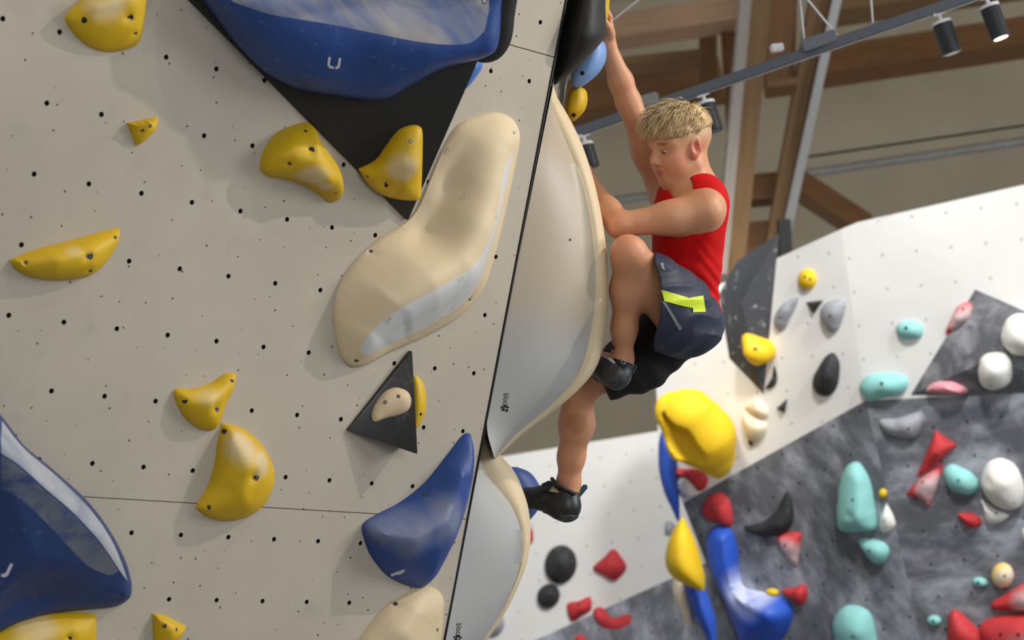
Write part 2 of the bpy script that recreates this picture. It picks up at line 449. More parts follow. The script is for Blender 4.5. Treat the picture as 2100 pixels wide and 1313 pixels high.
tf = [(k * nn + j, k * nn + (j + 1) % nn, (k + 1) * nn + (j + 1) % nn, (k + 1) * nn + j) for k in range(2) for j in range(nn)] + [tuple(2 * nn + j for j in range(nn))]
TN = bpy.data.meshes.new('t_nut'); TN.from_pydata(tn, [], tf); TN.materials.append(plain('t_nut_steel', S(52, 46, 40), 0.5, 0.3)); TN.update()
for r0, r1 in ((-12, -4), (-4, 4), (4, 12)):
    pn, nuts = wall_panel(r0, r1, COLS); set_parent(pn, wall_front)
    for a, b in nuts:
        p = WALL.w(a, b) - CAM; z = p.dot(FWD); u = 1050 + p.dot(RIGHT) / z * F; v = 656.5 - p.dot(UP) / z * F
        if not (-20 < u < 2120 and -20 < v < 1333): continue
        t = bpy.data.objects.new('t_nut', TN); COL.objects.link(t); t.matrix_world = WALL.frame(a, b, 0); set_parent(t, pn)
# dark rubber strip that closes the edge of the prow
bar('trim_1', WALL.w(0.004, 1.8, -0.012), WALL.w(0.004, -1.8, -0.012), 0.006, 0.03, M['black'], up=WALL.n, bevel=0.001)['kind'] = 'structure'
wood_floor = NT('mat_vinyl'); wood_floor.color(S(150, 148, 145)); wood_floor.set(Roughness=0.6)
fl = bar('floor', (-9, 7.5, -0.2), (11, 7.5, -0.2), 22, 0.4, wood_floor.m); fl['kind'] = 'structure'

# ------------------------------------------------------------------ big volumes on the prow
def chalked(name, col, pl, pts, rough=0.55, amt=0.6, dirt=0.25, chalk=(0.70, 0.66, 0.60, 1), c=None, **kw):
    """hold material whose chalk patches sit at given places: pts=[(u,v,h,radius px)]; c=outline centre in pixels"""
    return (name, col, pts, rough, amt, dirt, chalk)
def build_mat(spec, pl, out, res=9):
    name, col, pts, rough, amt, dirt, chalk = spec
    opx = spline(out, res * 0.8); poly = np.array([pl.hit(u, v) for u, v in opx]); c = poly.mean(0)
    Z = (pl.hit3(*opx.mean(0)) - CAM).dot(FWD)
    pp = []
    for u, v, h, r in pts:
        a, b = pl.hit(u, v, h); pp.append(((a - c[0], b - c[1], h), r * Z / F))
    return hold_mat(name, col, rough, chalk, pp or None, amt, dirt)
def chold(name, pl, out, spec, label, **kw):
    return hold(name, pl, out, build_mat(spec, pl, out, kw.get('res', 9)), label, **kw)

# black triangular volume at the top
bk = NT('black_ply'); kk = bk.ramp(bk.noise(26, 4, 0.7), 0.66, 0.74, 0, 0.35)
bk.color(bk.mix(kk, S(23, 23, 23), S(96, 94, 90))); bk.set(Roughness=0.62); bk.bump(bk.noise(500, 2), 0.15, 0.001); M['black_ply'] = bk.m
T = WALL.hit3(322, -66, 0.006); TIP = WALL.hit3(838, 452, 0.012); R2 = WALL.hit3(1046, -70, 0.30)
PB = plane3(T, TIP, R2); R1 = PB.hit3(985, 115)
def drop(p): q = p - WALL.o; return WALL.w(q.dot(WALL.ex), q.dot(WALL.ey), -0.0005)
top = [T, TIP, R1, R2]; basep = [drop(p) for p in top]
basep[2] = WALL.w(*[x + y for x, y in zip(WALL.hit(985, 115, 0.10), (0.0, 0))], -0.0005)
polyvol('triangle_volume', top + basep, [(0, 1, 2, 3), (4, 5, 6, 7), (0, 1, 5, 4), (1, 2, 6, 5), (2, 3, 7, 6), (3, 0, 4, 7)], M['black_ply'],
        'large matt black triangular volume under the big blue volume, pointing down', 'climbing volume', 0.003)
# big blue moulded volume on it
bo = [(380, -70), (410, -10), (440, 32), (485, 90), (545, 148), (610, 180), (690, 194), (765, 203), (800, 195), (840, 170), (900, 137), (970, 121), (1010, 104), (1022, 78), (1026, 10), (1026, -70)]
cw = NT('chalk_worn_blue'); mp_ = cw.n('ShaderNodeMapping'); mp_.inputs['Scale'].default_value = (0.9, 4.5, 2); mp_.inputs['Rotation'].default_value = (0, 0, 0.25); cw.l(cw.obj(), mp_.inputs['Vector'])
ck = cw.ramp(cw.noise(3.2, 5, 0.55, mp_.outputs[0], 0.3), 0.3, 0.68, 0.1, 0.85)
cw.color(cw.mix(ck, S(62, 92, 150), S(168, 162, 152))); cw.set(Roughness=0.55); M['chalk_blue'] = cw.m
bb = chold('moulded_volume', PB, bo, chalked('blue_volume_shell', S(30, 66, 130), PB, [], 0.42, 0.85, 0.2, (0.50, 0.47, 0.42, 1)),
      'large blue moulded volume with chalked dish and white U mark on black triangle', cat='climbing volume',
      ridge=[(470, -5, .07), (560, 32, .10), (690, 66, .115), (800, 88, .115), (890, 98, .10), (985, 88, .05)], e=0.75, rim=0.014, res=9,
      bumps=[(720, -20, 140, -.07), (880, -10, 110, -.06), (760, 160, 70, -.02)], bolts=[(457, 36, 6), (993, 3, 5), (640, 177, 4), (882, 135, 4)],
      zones=[([(478, 4), (560, 35, 0), (690, 69, 0), (800, 91, 0), (890, 100, 0), (965, 92, 0), (995, 66), (1004, 20, 0), (1004, -45), (440, -45)], M['chalk_blue'])])
def u_mark(name, parent, cx, cy, s, rot, mat, w=0.28):
    ca, sa = math.cos(rot), math.sin(rot)
    P = lambda x, y: (cx + s * (x * ca - y * sa), cy + s * (x * sa + y * ca))
    bv = bvh_of(parent)
    decal_poly(name, parent, [P(-1, -.75), P(-.72 + .1, -.75), P(-.62, .45), P(-.35, .62), P(0.1, .66), P(.1, 1.0), P(-.6, .98), P(-1, .6)], mat, 3, bvh=bv)
    decal_poly(name, parent, [P(.3, .66), P(.62, .45), P(.66, -.85), P(1.02, -.85), P(1.0, .55), P(.75, .9), P(.3, 1.0)], mat, 3, bvh=bv)
M['print_white'] = plain('white_print', S(205, 208, 212), 0.6); M['print_black'] = plain('black_print', S(26, 26, 28), 0.6)
u_mark('printed_mark', bb, 685, 128, 13, 0.14, M['print_white'])
hold('backing', PB, [(930, -70), (930, 90), (980, 124), (1018, 119), (1043, 88), (1052, 40), (1052, -70)], M['black_ply'], None, ridge=[(1010, 60, .004), (1010, -40, .004)], rim=0.02, h0=-0.022, parent=bb)

# cream S-shaped volume
cs = NT('cream_shell')
cb = cs.mix(cs.ramp(cs.noise(5, 5, 0.6), 0.35, 0.7, 0, 0.5), S(222, 202, 166), S(206, 186, 150))
cb = cs.mix(cs.ramp(cs.noise(22, 5, 0.7, dist=1.2), 0.63, 0.78, 0, 0.45), cb, S(150, 134, 108))
cs.color(cb); cs.set(Roughness=0.6); cs.bump(cs.noise(700, 2), 0.15, 0.001); M['cream'] = cs.m
gw = NT('gloss_white'); gw.color(gw.mix(gw.ramp(gw.noise(9, 5, 0.65, dist=1.5), 0.58, 0.66, 0, 0.6), S(214, 214, 212), S(150, 152, 152))); gw.set(Roughness=0.16); M['gloss'] = gw.m
so = [(985, 236), (1020, 231), (1050, 246), (1063, 280), (1052, 345), (1032, 440), (1008, 535), (985, 598), (940, 648), (880, 684), (800, 720), (748, 748), (718, 750), (697, 728), (683, 660), (690, 598), (720, 545), (770, 495), (828, 458), (855, 428), (880, 370), (908, 305), (940, 256)]
sv = hold('moulded_volume', WALL, so, M['cream'], 'cream S-shaped moulded volume with glossy white underside left of the prow edge', 'climbing volume',
     ridge=[(1030, 300, .05), (1012, 380, .085), (985, 460, .115), (950, 530, .13), (885, 580, .125), (815, 625, .10), (760, 680, .06)], e=1.25, rim=0.014, res=8,
     bumps=[(885, 468, 58, -.05), (918, 375, 55, -.035), (1005, 285, 40, .012)], zones=[([(1057, 300), (1036, 335, 0), (1024, 400, 0), (1000, 490, 0), (965, 550, 0), (900, 590, 0), (830, 628, 0), (775, 668, 0), (738, 715, 0), (752, 730), (800, 706, 0), (878, 668, 0), (935, 634, 0), (972, 592, 0), (998, 528, 0), (1022, 435, 0), (1043, 345, 0)], M['gloss'])], bolts=[(1055, 274, 5), (760, 515, 5), (963, 614, 5), (731, 739, 5)])

# black wedge with a cream jib and a yellow hold behind it
h1 = 0.10
A1, B1, C1 = WALL.hit3(713, 883, 0.008), WALL.hit3(846, 720, 0.016), WALL.hit3(857, 932, 0.075)
wb = NT('black_gloss'); wb.color(wb.mix(wb.ramp(wb.noise(14, 5, 0.7), 0.5, 0.75, 0, 0.5), S(36, 35, 35), S(110, 106, 100))); wb.set(Roughness=0.3); M['black_gloss'] = wb.m
vs_ = [A1, B1, C1, drop(A1), drop(B1), drop(C1)]
polyvol('triangle_volume', vs_, [(0, 1, 2), (3, 4, 5), (0, 1, 4, 3), (1, 2, 5, 4), (2, 0, 3, 5)], M['black_gloss'], 'small glossy black triangular volume carrying a cream foot hold', 'climbing volume', 0.003)
PW = plane3(A1, B1, C1)
chold('foot_hold', PW, [(762, 850), (772, 825), (790, 803), (812, 795), (835, 803), (843, 822), (836, 842), (815, 852), (790, 858), (768, 865)], chalked('cream_jib', S(206, 182, 148), PW, []), 'small cream kidney-shaped foot hold on the glossy black triangle', ridge=[(800, 826, .012), (822, 820, .014)], rim=0.005, res=6, bolts=[(790, 825, 4), (817, 813, 4)], h0=0.0)

yl = lambda nm, pl, pts, **k: chalked(nm, YEL, pl, pts, **k)
chold('climbing_hold', WALL, [(133, 38), (148, 15), (180, -12), (230, -45), (292, -50), (293, 45), (284, 85), (255, 102), (215, 106), (180, 94), (150, 68)], yl('yellow_a', WALL, [(215, 0, .05, 60)], amt=0.5), 'yellow hold with two bolt holes in the upper left corner', ridge=[(195, 15, .045), (262, 0, .055)], bolts=[(172, 41, 7, 0), (265, 36, 9, 0), (277, 69, 5, 0)], e=0.8)
chold('foot_hold', WALL, [(260, 252, 1), (322, 239, 1), (318, 264), (300, 285), (279, 300, 1)], yl('yellow_b', WALL, []), 'tiny yellow triangular foot hold below the upper left yellow hold', ridge=[(278, 256, .02), (305, 252, .026)], bolts=[(291, 268, 5), (309, 258, 4)], res=6)
chold('climbing_hold', WALL, [(600, 257), (632, 252), (645, 280), (668, 312), (688, 345), (697, 383), (689, 411), (674, 414), (650, 396), (618, 377), (580, 366), (548, 361), (533, 346), (539, 312), (563, 276)], yl('yellow_c', WALL, [(640, 370, .07, 45), (665, 395, .06, 30)]), 'chunky yellow hold left of the black triangle with chalky belly', ridge=[(560, 320, .045), (605, 318, .07), (646, 330, .085), (676, 368, .075)], bolts=[(638, 308, 8, 0), (593, 336, 5), (627, 269, 4), (689, 396, 3)], e=0.7)
chold('climbing_hold', PB, [(735, 346, 1), (770, 328), (792, 298), (818, 266), (848, 256), (864, 262), (866, 300), (862, 403), (852, 410), (815, 408), (778, 396), (750, 372)], yl('yellow_d', PB, [(825, 345, .05, 45)], amt=0.5), 'yellow fin-shaped hold on the tip of the black triangle', ridge=[(780, 350, .03), (825, 335, .05), (845, 340, .05)], bolts=[(792, 377, 8, 0), (842, 290, 4), (754, 362, 3)], e=0.8)
chold('climbing_hold', WALL, [(20, 533, 1), (70, 512), (130, 496), (185, 481), (243, 466, 1), (243, 488), (222, 530), (190, 561), (150, 573), (100, 574), (55, 566), (28, 549)], yl('yellow_e', WALL, [(150, 505, .05, 30)], amt=0.3), 'wide yellow crescent hold near the left edge of the photo', ridge=[(50, 545, .02), (115, 533, .05), (185, 520, .05), (228, 496, .02)], bolts=[(182, 525, 9), (52, 539, 5), (237, 487, 4, 0), (185, 555, 5, 0)], e=0.75)
chold('climbing_hold', WALL, [(357, 800), (392, 797), (432, 785), (465, 765), (482, 768), (478, 795), (461, 830), (450, 865), (435, 882), (408, 879), (383, 862), (365, 835)], yl('yellow_f', WALL, [(430, 800, .05, 45)], amt=0.35), 'yellow three-cornered hold above the round-backed yellow hold', ridge=[(388, 826, .025), (430, 824, .042), (464, 797, .02)], bolts=[(444, 839, 8), (379, 822, 6, 0), (476, 781, 4, 0)], e=0.75)
chold('climbing_hold', WALL, [(455, 868, 1), (492, 876), (530, 905), (554, 945), (560, 985), (542, 1030), (510, 1058), (465, 1068), (425, 1060), (400, 1040, 1), (424, 1000), (440, 950), (446, 905)], yl('yellow_g', WALL, [(500, 915, .06, 55), (535, 950, .06, 40)], amt=0.45), 'yellow round-backed crescent hold with chalk on its upper half', ridge=[(478, 905, .035), (512, 960, .075), (495, 1015, .065), (440, 1042, .03)], bolts=[(523, 979, 9), (460, 884, 6, 0), (428, 1041, 5)], e=0.8)
chold('foot_hold', WALL, [(312, 1258, 1), (340, 1263), (381, 1285, 1), (368, 1308), (345, 1330), (318, 1335)], yl('yellow_h', WALL, []), 'small yellow foot hold at the bottom edge of the photo', ridge=[(330, 1275, .02), (350, 1292, .03)], bolts=[(337, 1284, 5), (362, 1291, 4)], res=7)
chold('climbing_hold', WALL, [(-70, 1340), (0, 1291), (60, 1266), (120, 1257), (190, 1258), (196, 1276), (188, 1330), (100, 1390), (-40, 1400)], yl('yellow_i', WALL, [(80, 1280, .05, 70)], amt=0.4), 'pale yellow hold cut off at the lower left corner', ridge=[(40, 1330, .04), (150, 1300, .04)], bolts=[(142, 1308, 7, 0)])
# blue ones
cr = NT('chalk_rim_blue'); ck = cr.ramp(cr.noise(6, 6, 0.6, dist=0.5), 0.25, 0.6, 0.35, 0.95)
cr.color(cr.mix(ck, S(60, 84, 132), S(170, 172, 178))); cr.set(Roughness=0.6)
c2 = NT('scuffed_blue'); c2.color(c2.mix(c2.ramp(c2.noise(7, 7, 0.7, dist=0.5), 0.36, 0.56, 0.05, 0.85), S(34, 62, 118), S(108, 112, 120))); c2.set(Roughness=0.6)
bl = chold('moulded_volume', WALL, [(-120, 700), (-40, 800), (0, 852), (42, 908), (110, 965), (180, 1030), (230, 1100), (257, 1160), (267, 1196), (262, 1226), (235, 1243), (170, 1250), (100, 1258), (40, 1275), (-120, 1320)],
     chalked('blue_volume_left', S(29, 56, 108), WALL, [], 0.5, 0.8, 0.35, (0.40, 0.42, 0.46, 1)), 'large dark blue volume with chalked rim cut by the left edge', cat='climbing volume',
     ridge=[(-90, 830, .12), (20, 940, .14), (110, 1018, .14), (195, 1100, .12), (246, 1172, .06)], e=0.85, rim=0.012, zones=[([(2, 862), (44, 916, 0), (110, 972, 0), (178, 1038, 0), (226, 1106, 0), (252, 1164, 0), (261, 1192), (246, 1172, 0), (205, 1112, 0), (150, 1052, 0), (90, 1000, 0), (40, 955, 0), (2, 930)], cr.m), ([(2, 934), (40, 959, 0), (90, 1004, 0), (150, 1056, 0), (205, 1116, 0), (243, 1172), (225, 1180, 0), (180, 1160, 0), (110, 1088, 0), (50, 1030, 0), (2, 1000)], c2.m)], bolts=[(246, 1222, 5)], bumps=[(60, 1240, 90, -.03)])
u_mark('printed_mark', bl, 4, 1164, 18, 0.42, M['print_white'])
bh = chold('climbing_hold', WALL, [(962, 889), (968, 930), (961, 1000), (941, 1070), (916, 1130), (890, 1180), (865, 1204), (833, 1200), (793, 1180), (760, 1140), (746, 1105), (743, 1076), (770, 1056), (820, 1030), (870, 990), (915, 935), (948, 893)],
     chalked('blue_hold', S(30, 68, 138), WALL, [(845, 1082, .09, 85), (910, 1065, .09, 70), (790, 1080, .06, 60)], 0.5, 0.42, 0.25, (0.36, 0.36, 0.36, 1)), 'blue boomerang-shaped hold touching the prow edge above a cream hold',
     ridge=[(775, 1092, .05), (850, 1106, .10), (912, 1070, .11), (945, 975, .07)], e=0.95, rim=0.01, bolts=[(872, 1016, 6), (771, 1113, 6), (856, 1196, 4)])
decal_poly('printed_mark', bh, [(800, 1178), (818, 1171, 0), (831, 1167), (830, 1172), (821, 1178, 0), (812, 1179), (804, 1183)], M['print_white'], 3)
chold('moulded_volume', WALL, [(730, 1335), (760, 1280), (800, 1235), (850, 1208), (884, 1204), (905, 1222), (907, 1255), (893, 1335), (830, 1390), (750, 1390)], chalked('cream_hold', S(216, 196, 160), WALL, []), 'smooth cream hold at the bottom edge under the blue boomerang', ridge=[(830, 1300, .06), (850, 1260, .05)], rim=0.012, bolts=[(811, 1239, 5), (897, 1292, 4)])

# ------------------------------------------------------------------ shapes on the hidden side of the prow
def arete(v): return 1170 - 0.2015 * v
def za(v):
    p = WALL.hit3(arete(v), v) - CAM; return p.dot(FWD)
def side_volume(name, rows, depth, label, mats, front=0.0, split=True, n_in=6, n_lip=6, bulge=0.03, cat='climbing volume'):
    """rows (v, left u, inner u, outer u): flat flank from the wall edge, rounded lip, hidden back"""
    vv = np.array([r[0] for r in rows], float); fine = np.linspace(vv[0], vv[-1], 64)
    from numpy import interp
    sp = [spline([(r[0], r[k]) for r in rows], 8, False) for k in (1, 2, 3)]
    cols = [interp(fine, s_[:, 0], s_[:, 1]) for s_ in sp]
    vs, fs, mi = [], [], []; nrow = 0
    for i, v in enumerate(fine):
        u0, u1, u2 = (c[i] for c in cols); z0 = za(v) + front; wd = (u2 - u0) / 250.0
        zz1 = z0 + depth * 0.42; zz2 = z0 + depth * 0.62
        prof = []
        for k in range(n_in + 1):
            t = k / n_in; prof.append((u0 + (u1 - u0) * t, z0 + (zz1 - z0) * t - bulge * math.sin(math.pi * t) * wd))
        for k in range(1, n_lip + 1):
            t = k / n_lip * math.pi / 2; prof.append((u1 + (u2 - u1) * math.sin(t), zz1 - 0.012 * wd * math.sin(2 * t) + (zz2 - zz1) * (1 - math.cos(t))))
        for k in range(1, 6):
            t = k / 5 * math.pi / 2; prof.append((u2 + (u0 + 14 - u2) * (1 - math.cos(t)) , zz2 + (z0 + depth - zz2) * math.sin(t)))
        nrow = len(prof); vs += [W(u, v, z) for u, z in prof]
    for i in range(len(fine) - 1):
        for k in range(nrow - 1):
            fs.append((i * nrow + k, i * nrow + k + 1, (i + 1) * nrow + k + 1, (i + 1) * nrow + k)); mi.append(0 if k < n_in else 1)
    o = mesh_obj(name, vs, fs, mats, mw=Matrix.Translation(W(rows[len(rows) // 2][1], rows[len(rows) // 2][0], za(rows[len(rows) // 2][0]))))
    o.data.polygons.foreach_set('material_index', mi)
    bm = bmesh.new(); bm.from_mesh(o.data); bmesh.ops.remove_doubles(bm, verts=bm.verts[:], dist=1e-5); bmesh.ops.recalc_face_normals(bm, faces=bm.faces[:]); bm.to_mesh(o.data); bm.free()
    o.data.shade_smooth(); o.data.set_sharp_from_angle(angle=math.radians(60))
    return tag(o, label, cat)
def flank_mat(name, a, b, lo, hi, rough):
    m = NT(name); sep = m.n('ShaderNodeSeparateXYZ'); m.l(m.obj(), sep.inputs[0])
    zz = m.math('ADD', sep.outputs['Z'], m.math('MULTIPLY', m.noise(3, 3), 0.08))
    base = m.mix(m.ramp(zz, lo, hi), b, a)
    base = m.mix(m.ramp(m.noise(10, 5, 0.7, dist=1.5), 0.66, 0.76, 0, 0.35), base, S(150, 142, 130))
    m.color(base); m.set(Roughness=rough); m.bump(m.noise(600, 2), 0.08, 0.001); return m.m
r_up = [(176, 1134, 1134.5, 1135), (200, 1129, 1131, 1143), (225, 1124, 1134, 1158), (260, 1117, 1148, 1177), (300, 1109, 1165, 1195), (350, 1099, 1185, 1212), (400, 1089, 1200, 1225), (450, 1079, 1210, 1235), (500, 1069, 1217, 1242), (550, 1059, 1221, 1246), (600, 1049, 1221, 1247), (650, 1039, 1217, 1244), (700, 1029, 1208, 1238), (740, 1021, 1198, 1229), (770, 1015, 1183, 1213), (800, 1009, 1160, 1186), (830, 1003, 1130, 1152), (860, 999, 1095, 1112), (890, 1000, 1060, 1072), (920, 1008, 1032, 1040), (940, 1014, 1016, 1018)]
v1 = side_volume('moulded_volume', r_up, 0.34, 'tall cream moulded volume on the prow edge beside the boy', [flank_mat('flank_upper_painted_light', S(180, 167, 148), S(168, 168, 166), -0.10, 0.06, 0.42), M['cream']])  # cream-to-grey shift down the flank is bounced light painted into the colour
r_lo = [(878, 992, 992.5, 993), (905, 987, 990, 1004), (930, 982, 988, 1022), (955, 977, 990, 1046), (980, 972, 1004, 1062), (1010, 966, 1028, 1074), (1040, 960, 1050, 1083), (1080, 952, 1066, 1088), (1120, 944, 1072, 1087), (1160, 936, 1066, 1079), (1200, 928, 1053, 1064), (1250, 918, 1030, 1040), (1313, 905, 990, 999), (1360, 896, 945, 953), (1390, 890, 895, 898)]
v2 = side_volume('moulded_volume', r_lo, 0.40, 'lower white moulded volume with cream lip beneath the hanging foot', [flank_mat('flank_lower', S(178, 179, 179), S(178, 179, 179), -1, 1, 0.32), M['cream']])
for vol, org in ((v1, (1033, 806)), (v2, (936, 1278))):
    bv = bvh_of(vol)
    decal_text('printed_lettering', vol, 'blocz', org, (-0.5, 13.2), (17, 0.5), M['print_black'], bvh=bv)
    cx, cy = org[0] + 3, org[1] + 31
    for dx, dy, r in ((-4, 3, 3.3), (3, 5, 3.0), (-1, -4, 3.6), (5, -1.5, 2.6), (-7, -2, 2.4)):
        decal_poly('printed_paw', vol, [(cx + dx + r * math.cos(q), cy + dy + r * math.sin(q), 0) for q in np.arange(8) * math.pi / 4], M['print_black'], 2.5, 0.0008, bvh=bv)
decal_poly('bolt_hole', v1, [(1169 + 2.6 * math.cos(q), 492 + 2.6 * math.sin(q), 0) for q in np.arange(8) * math.pi / 4], M['dark'], 3)
def blob(name, rows, Zc, depth, mat, label, cat='climbing hold', bolts=()):
    """rounded hold seen from the side: rows (v, left u, right u)"""
    s1 = spline([(r[0], r[1]) for r in rows], 4, False); s2 = spline([(r[0], r[2]) for r in rows], 4, False)
    vv = np.linspace(rows[0][0], rows[-1][0], 26); L = np.interp(vv, s1[:, 0], s1[:, 1]); R_ = np.interp(vv, s2[:, 0], s2[:, 1])
    wmax = max(R_ - L); n = 22; vs, fs = [], []
    for v, l, r in zip(vv, L, R_):
        c = (l + r) / 2; hw = (r - l) / 2; dz = depth / 2 * math.sqrt(max(hw * 2 / wmax, 1e-3))
        vs += [W(c + hw * math.cos(2 * math.pi * k / n), v, Zc + dz * math.sin(2 * math.pi * k / n)) for k in range(n)]
    for i in range(len(vv) - 1):
        for k in range(n): fs.append((i * n + k, i * n + (k + 1) % n, (i + 1) * n + (k + 1) % n, (i + 1) * n + k))
    fs += [tuple(range(n)), tuple((len(vv) - 1) * n + k for k in range(n))]
    o = mesh_obj(name, vs, fs, mat); fix_normals(o, 60); tag(o, label, cat); add_bolts(o, bolts); return o
yh = hold_mat('yellow_side', YEL, 0.5)
blob('moulded_volume', [(-70, 1176, 1250), (-20, 1174, 1243), (30, 1164, 1242), (62, 1156, 1243), (80, 1153, 1238), (100, 1149, 1222), (125, 1145, 1198), (150, 1140, 1172), (174, 1136, 1140)], 5.42, 0.34, M['black_ply'], 'black rounded volume at the top of the prow edge', 'climbing volume', [(1211, 48, 4, 0), (1165, 117, 5, 0)])
blob('climbing_hold', [(82, 1222, 1232), (90, 1205, 1241), (110, 1190, 1244), (130, 1180, 1240), (150, 1172, 1228), (168, 1172, 1208), (180, 1178, 1190)], 5.66, 0.16, hold_mat('pale_blue', S(118, 156, 214), 0.5), 'pale blue rounded hold under the black rounded volume', bolts=[(1194, 150, 5, 0)])
blob('climbing_hold', [(178, 1176, 1190), (186, 1168, 1202), (205, 1163, 1205), (225, 1161, 1200), (240, 1163, 1188), (250, 1168, 1176)], 5.70, 0.12, yh, 'yellow rounded hold below the pale blue one behind the prow', bolts=[(1176, 236, 5, 0)])
blob('climbing_hold', [(-45, 1236, 1258), (-20, 1230, 1256), (5, 1228, 1250), (25, 1230, 1249), (38, 1236, 1246)], 5.72, 0.16, yh, 'yellow hold gripped by the raised hand at the top')
blob('climbing_hold', [(124, 945, 992), (140, 935, 990), (160, 930, 978), (180, 930, 964), (197, 935, 950)], 5.14, 0.16, hold_mat('blue_peek', S(62, 112, 190), 0.45), 'small blue hold peeking out behind the right side of the black triangle')
blob('climbing_hold', [(763, 842, 852), (785, 838, 868), (815, 836, 874), (845, 836, 872), (870, 838, 862), (882, 842, 852)], 5.16, 0.10, yh, 'slim yellow hold behind the small glossy black triangle', bolts=[(863, 850, 4, 0)])
blob('climbing_hold', [(958, 1030, 1060), (970, 1020, 1088), (995, 1010, 1106), (1020, 1010, 1112), (1045, 1020, 1104), (1066, 1040, 1088)], 6.12, 0.16, hold_mat('slate_blue', S(56, 84, 150), 0.5), 'round slate blue hold half hidden behind the hanging foot')

# ------------------------------------------------------------------ hall behind: walls
def slab(name, poly, pl, mat, thick=0.3, kind='structure', label=None):
    f = [pl.hit3(u, v) for u, v in poly]; bk_ = [p - pl.n * thick for p in f]; n = len(f)
    a = pl.hit(*np.mean(np.array(poly), 0))
    o = mesh_obj(name, f + bk_, [tuple(range(n)), tuple(range(n, 2 * n))] + [(i, (i + 1) % n, n + (i + 1) % n, n + i) for i in range(n)], mat, smooth=False, mw=pl.frame(*a))
    fix_normals(o); o['kind'] = kind; return o
def dotted(name, a, b, dot, sp, r, cloud=None):
    m = NT(name); base = m.mix(m.ramp(m.noise(1.5, 5), 0.3, 0.7), a, b)
    if cloud:
        mp = m.n('ShaderNodeMapping'); mp.inputs['Scale'].default_value = (1.5, 0.8, 1); m.l(m.obj(), mp.inputs['Vector'])
        c1 = m.ramp(m.noise(2.6, 8, 0.66, mp.outputs[0], 0.15), 0.40, 0.74, 0, 0.85)
        base = m.mix(c1, base, cloud)
    fr = m.n('ShaderNodeVectorMath'); fr.operation = 'SCALE'; m.l(m.obj(), fr.inputs[0]); fr.inputs['Scale'].default_value = 1 / sp
    f2 = m.n('ShaderNodeVectorMath'); f2.operation = 'FRACTION'; m.l(fr.outputs[0], f2.inputs[0])
    f3 = m.n('ShaderNodeVectorMath'); f3.operation = 'MULTIPLY'; m.l(f2.outputs[0], f3.inputs[0]); f3.inputs[1].default_value = (1, 1, 0)
    d = m.n('ShaderNodeVectorMath'); d.operation = 'DISTANCE'; m.l(f3.outputs[0], d.inputs[0]); d.inputs[1].default_value = (0.5, 0.5, 0)
    base = m.mix(m.math('LESS_THAN', d.outputs['Value'], r / sp), base, dot)
    m.color(base); m.set(Roughness=0.7); return m.m
WHITE = dotted('white_wall_paint', S(232, 230, 226), S(224, 222, 218), S(178, 176, 173), 0.185, 0.008)
GREY = dotted('charcoal_wall_paint', S(98, 100, 106), S(80, 82, 88), S(30, 30, 32), 0.185, 0.008, S(190, 194, 206))
ct, cb_ = W(1725, 470, 10.7), W(1775, 822, 10.8)
PA = plane3(ct, cb_, W(1345, 760, 11.5)); PBW = plane3(ct, cb_, W(2150, 450, 10.2))
PC = plane3(cb_, PA.hit3(1400, 1032), W(1890, 1313, 10.9)); PD = plane3(cb_, PC.hit3(1890, 1313), PBW.hit3(2200, 800))
slab('wall_right', [(1725, 470), (1340, 645), (1350, 900), (1400, 1032), (1775, 822)], PA, WHITE)
slab('wall_right', [(1725, 470), (2250, 352), (2250, 798), (1775, 822)], PBW, WHITE)
slab('wall_right_lower', [(1400, 1032), (1775, 822), (1890, 1313), (1930, 1480), (1575, 1480), (1510, 1313)], PC, GREY)
slab('wall_right_lower', [(1775, 822), (2250, 798), (2250, 1480), (1930, 1480), (1890, 1313)], PD, GREY)
PE = plane3(W(1010, 940, 13.4), W(1345, 885, 12.9), W(1090, 1313, 13.2))
slab('wall_left', [(880, 961), (1450, 868), (1480, 1140), (880, 1412)], PE, WHITE)
PF = plane3(PE.hit3(880, 1412), PE.hit3(1480, 1140), W(1200, 1480, 12.6))
slab('wall_left_lower', [(880, 1412), (1480, 1140), (1620, 1480), (880, 1480)], PF, GREY)
tp = NT('taupe_board'); tp.color(tp.mix(tp.ramp(tp.noise(0.8, 5), 0.3, 0.7), S(216, 202, 175), S(204, 190, 164))); tp.set(Roughness=0.8)
PG = plane3(W(1000, 300, 17.5), W(2200, 300, 16.5), W(1000, 1000, 17.7))
slab('wall_back', [(700, -500), (2500, -500), (2500, 1100), (700, 1100)], PG, tp.m)

bar('ceiling_light_blocker', (-9, 17, 10.2), (12, 17, 10.2), 11, 0.3, tp.m)['kind'] = 'structure'  # unseen slab added to keep world light off the posts and back wall
# ------------------------------------------------------------------ roof timbers, pipe, lighting track
DZ = 2.0
def WB(u, v, z): return W(u, v, z + DZ)
def beam(name, a, b, w, h, mat, label, cat='beam', **k): return bar(name, WB(*a), WB(*b), w * 1.17, h * 1.17, mat, None, label, cat, **k)
beam('timber_beam', (1180, 80, 11.6), (1535, 24, 11.2), 0.16, 0.155, M['timber_pink'], 'pale planed roof beam running from the raised hand to the posts')
beam('timber_beam', (1170, 148, 12.0), (1450, 118, 12.0), 0.14, 0.06, M['timber'], 'thin tan timber rail below the pale planed beam')
beam('timber_beam', (1150, 215, 12.6), (1480, 165, 12.4), 0.2, 0.24, M['timber_brown'], 'dark brown beam behind the boy\'s raised arm')
beam('timber_strut', (1452, 60, 11.7), (1450, 200, 11.9), 0.08, 0.1, M['timber'], 'short upright tan strut between the beam and the brown beam', up=(1, 0, 0))
beam('timber_strut', (1492, 50, 11.3), (1508, 330, 11.6), 0.07, 0.08, M['timber_brown'], 'narrow brown strut just left of the wrapped post', up=(1, 0, 0))
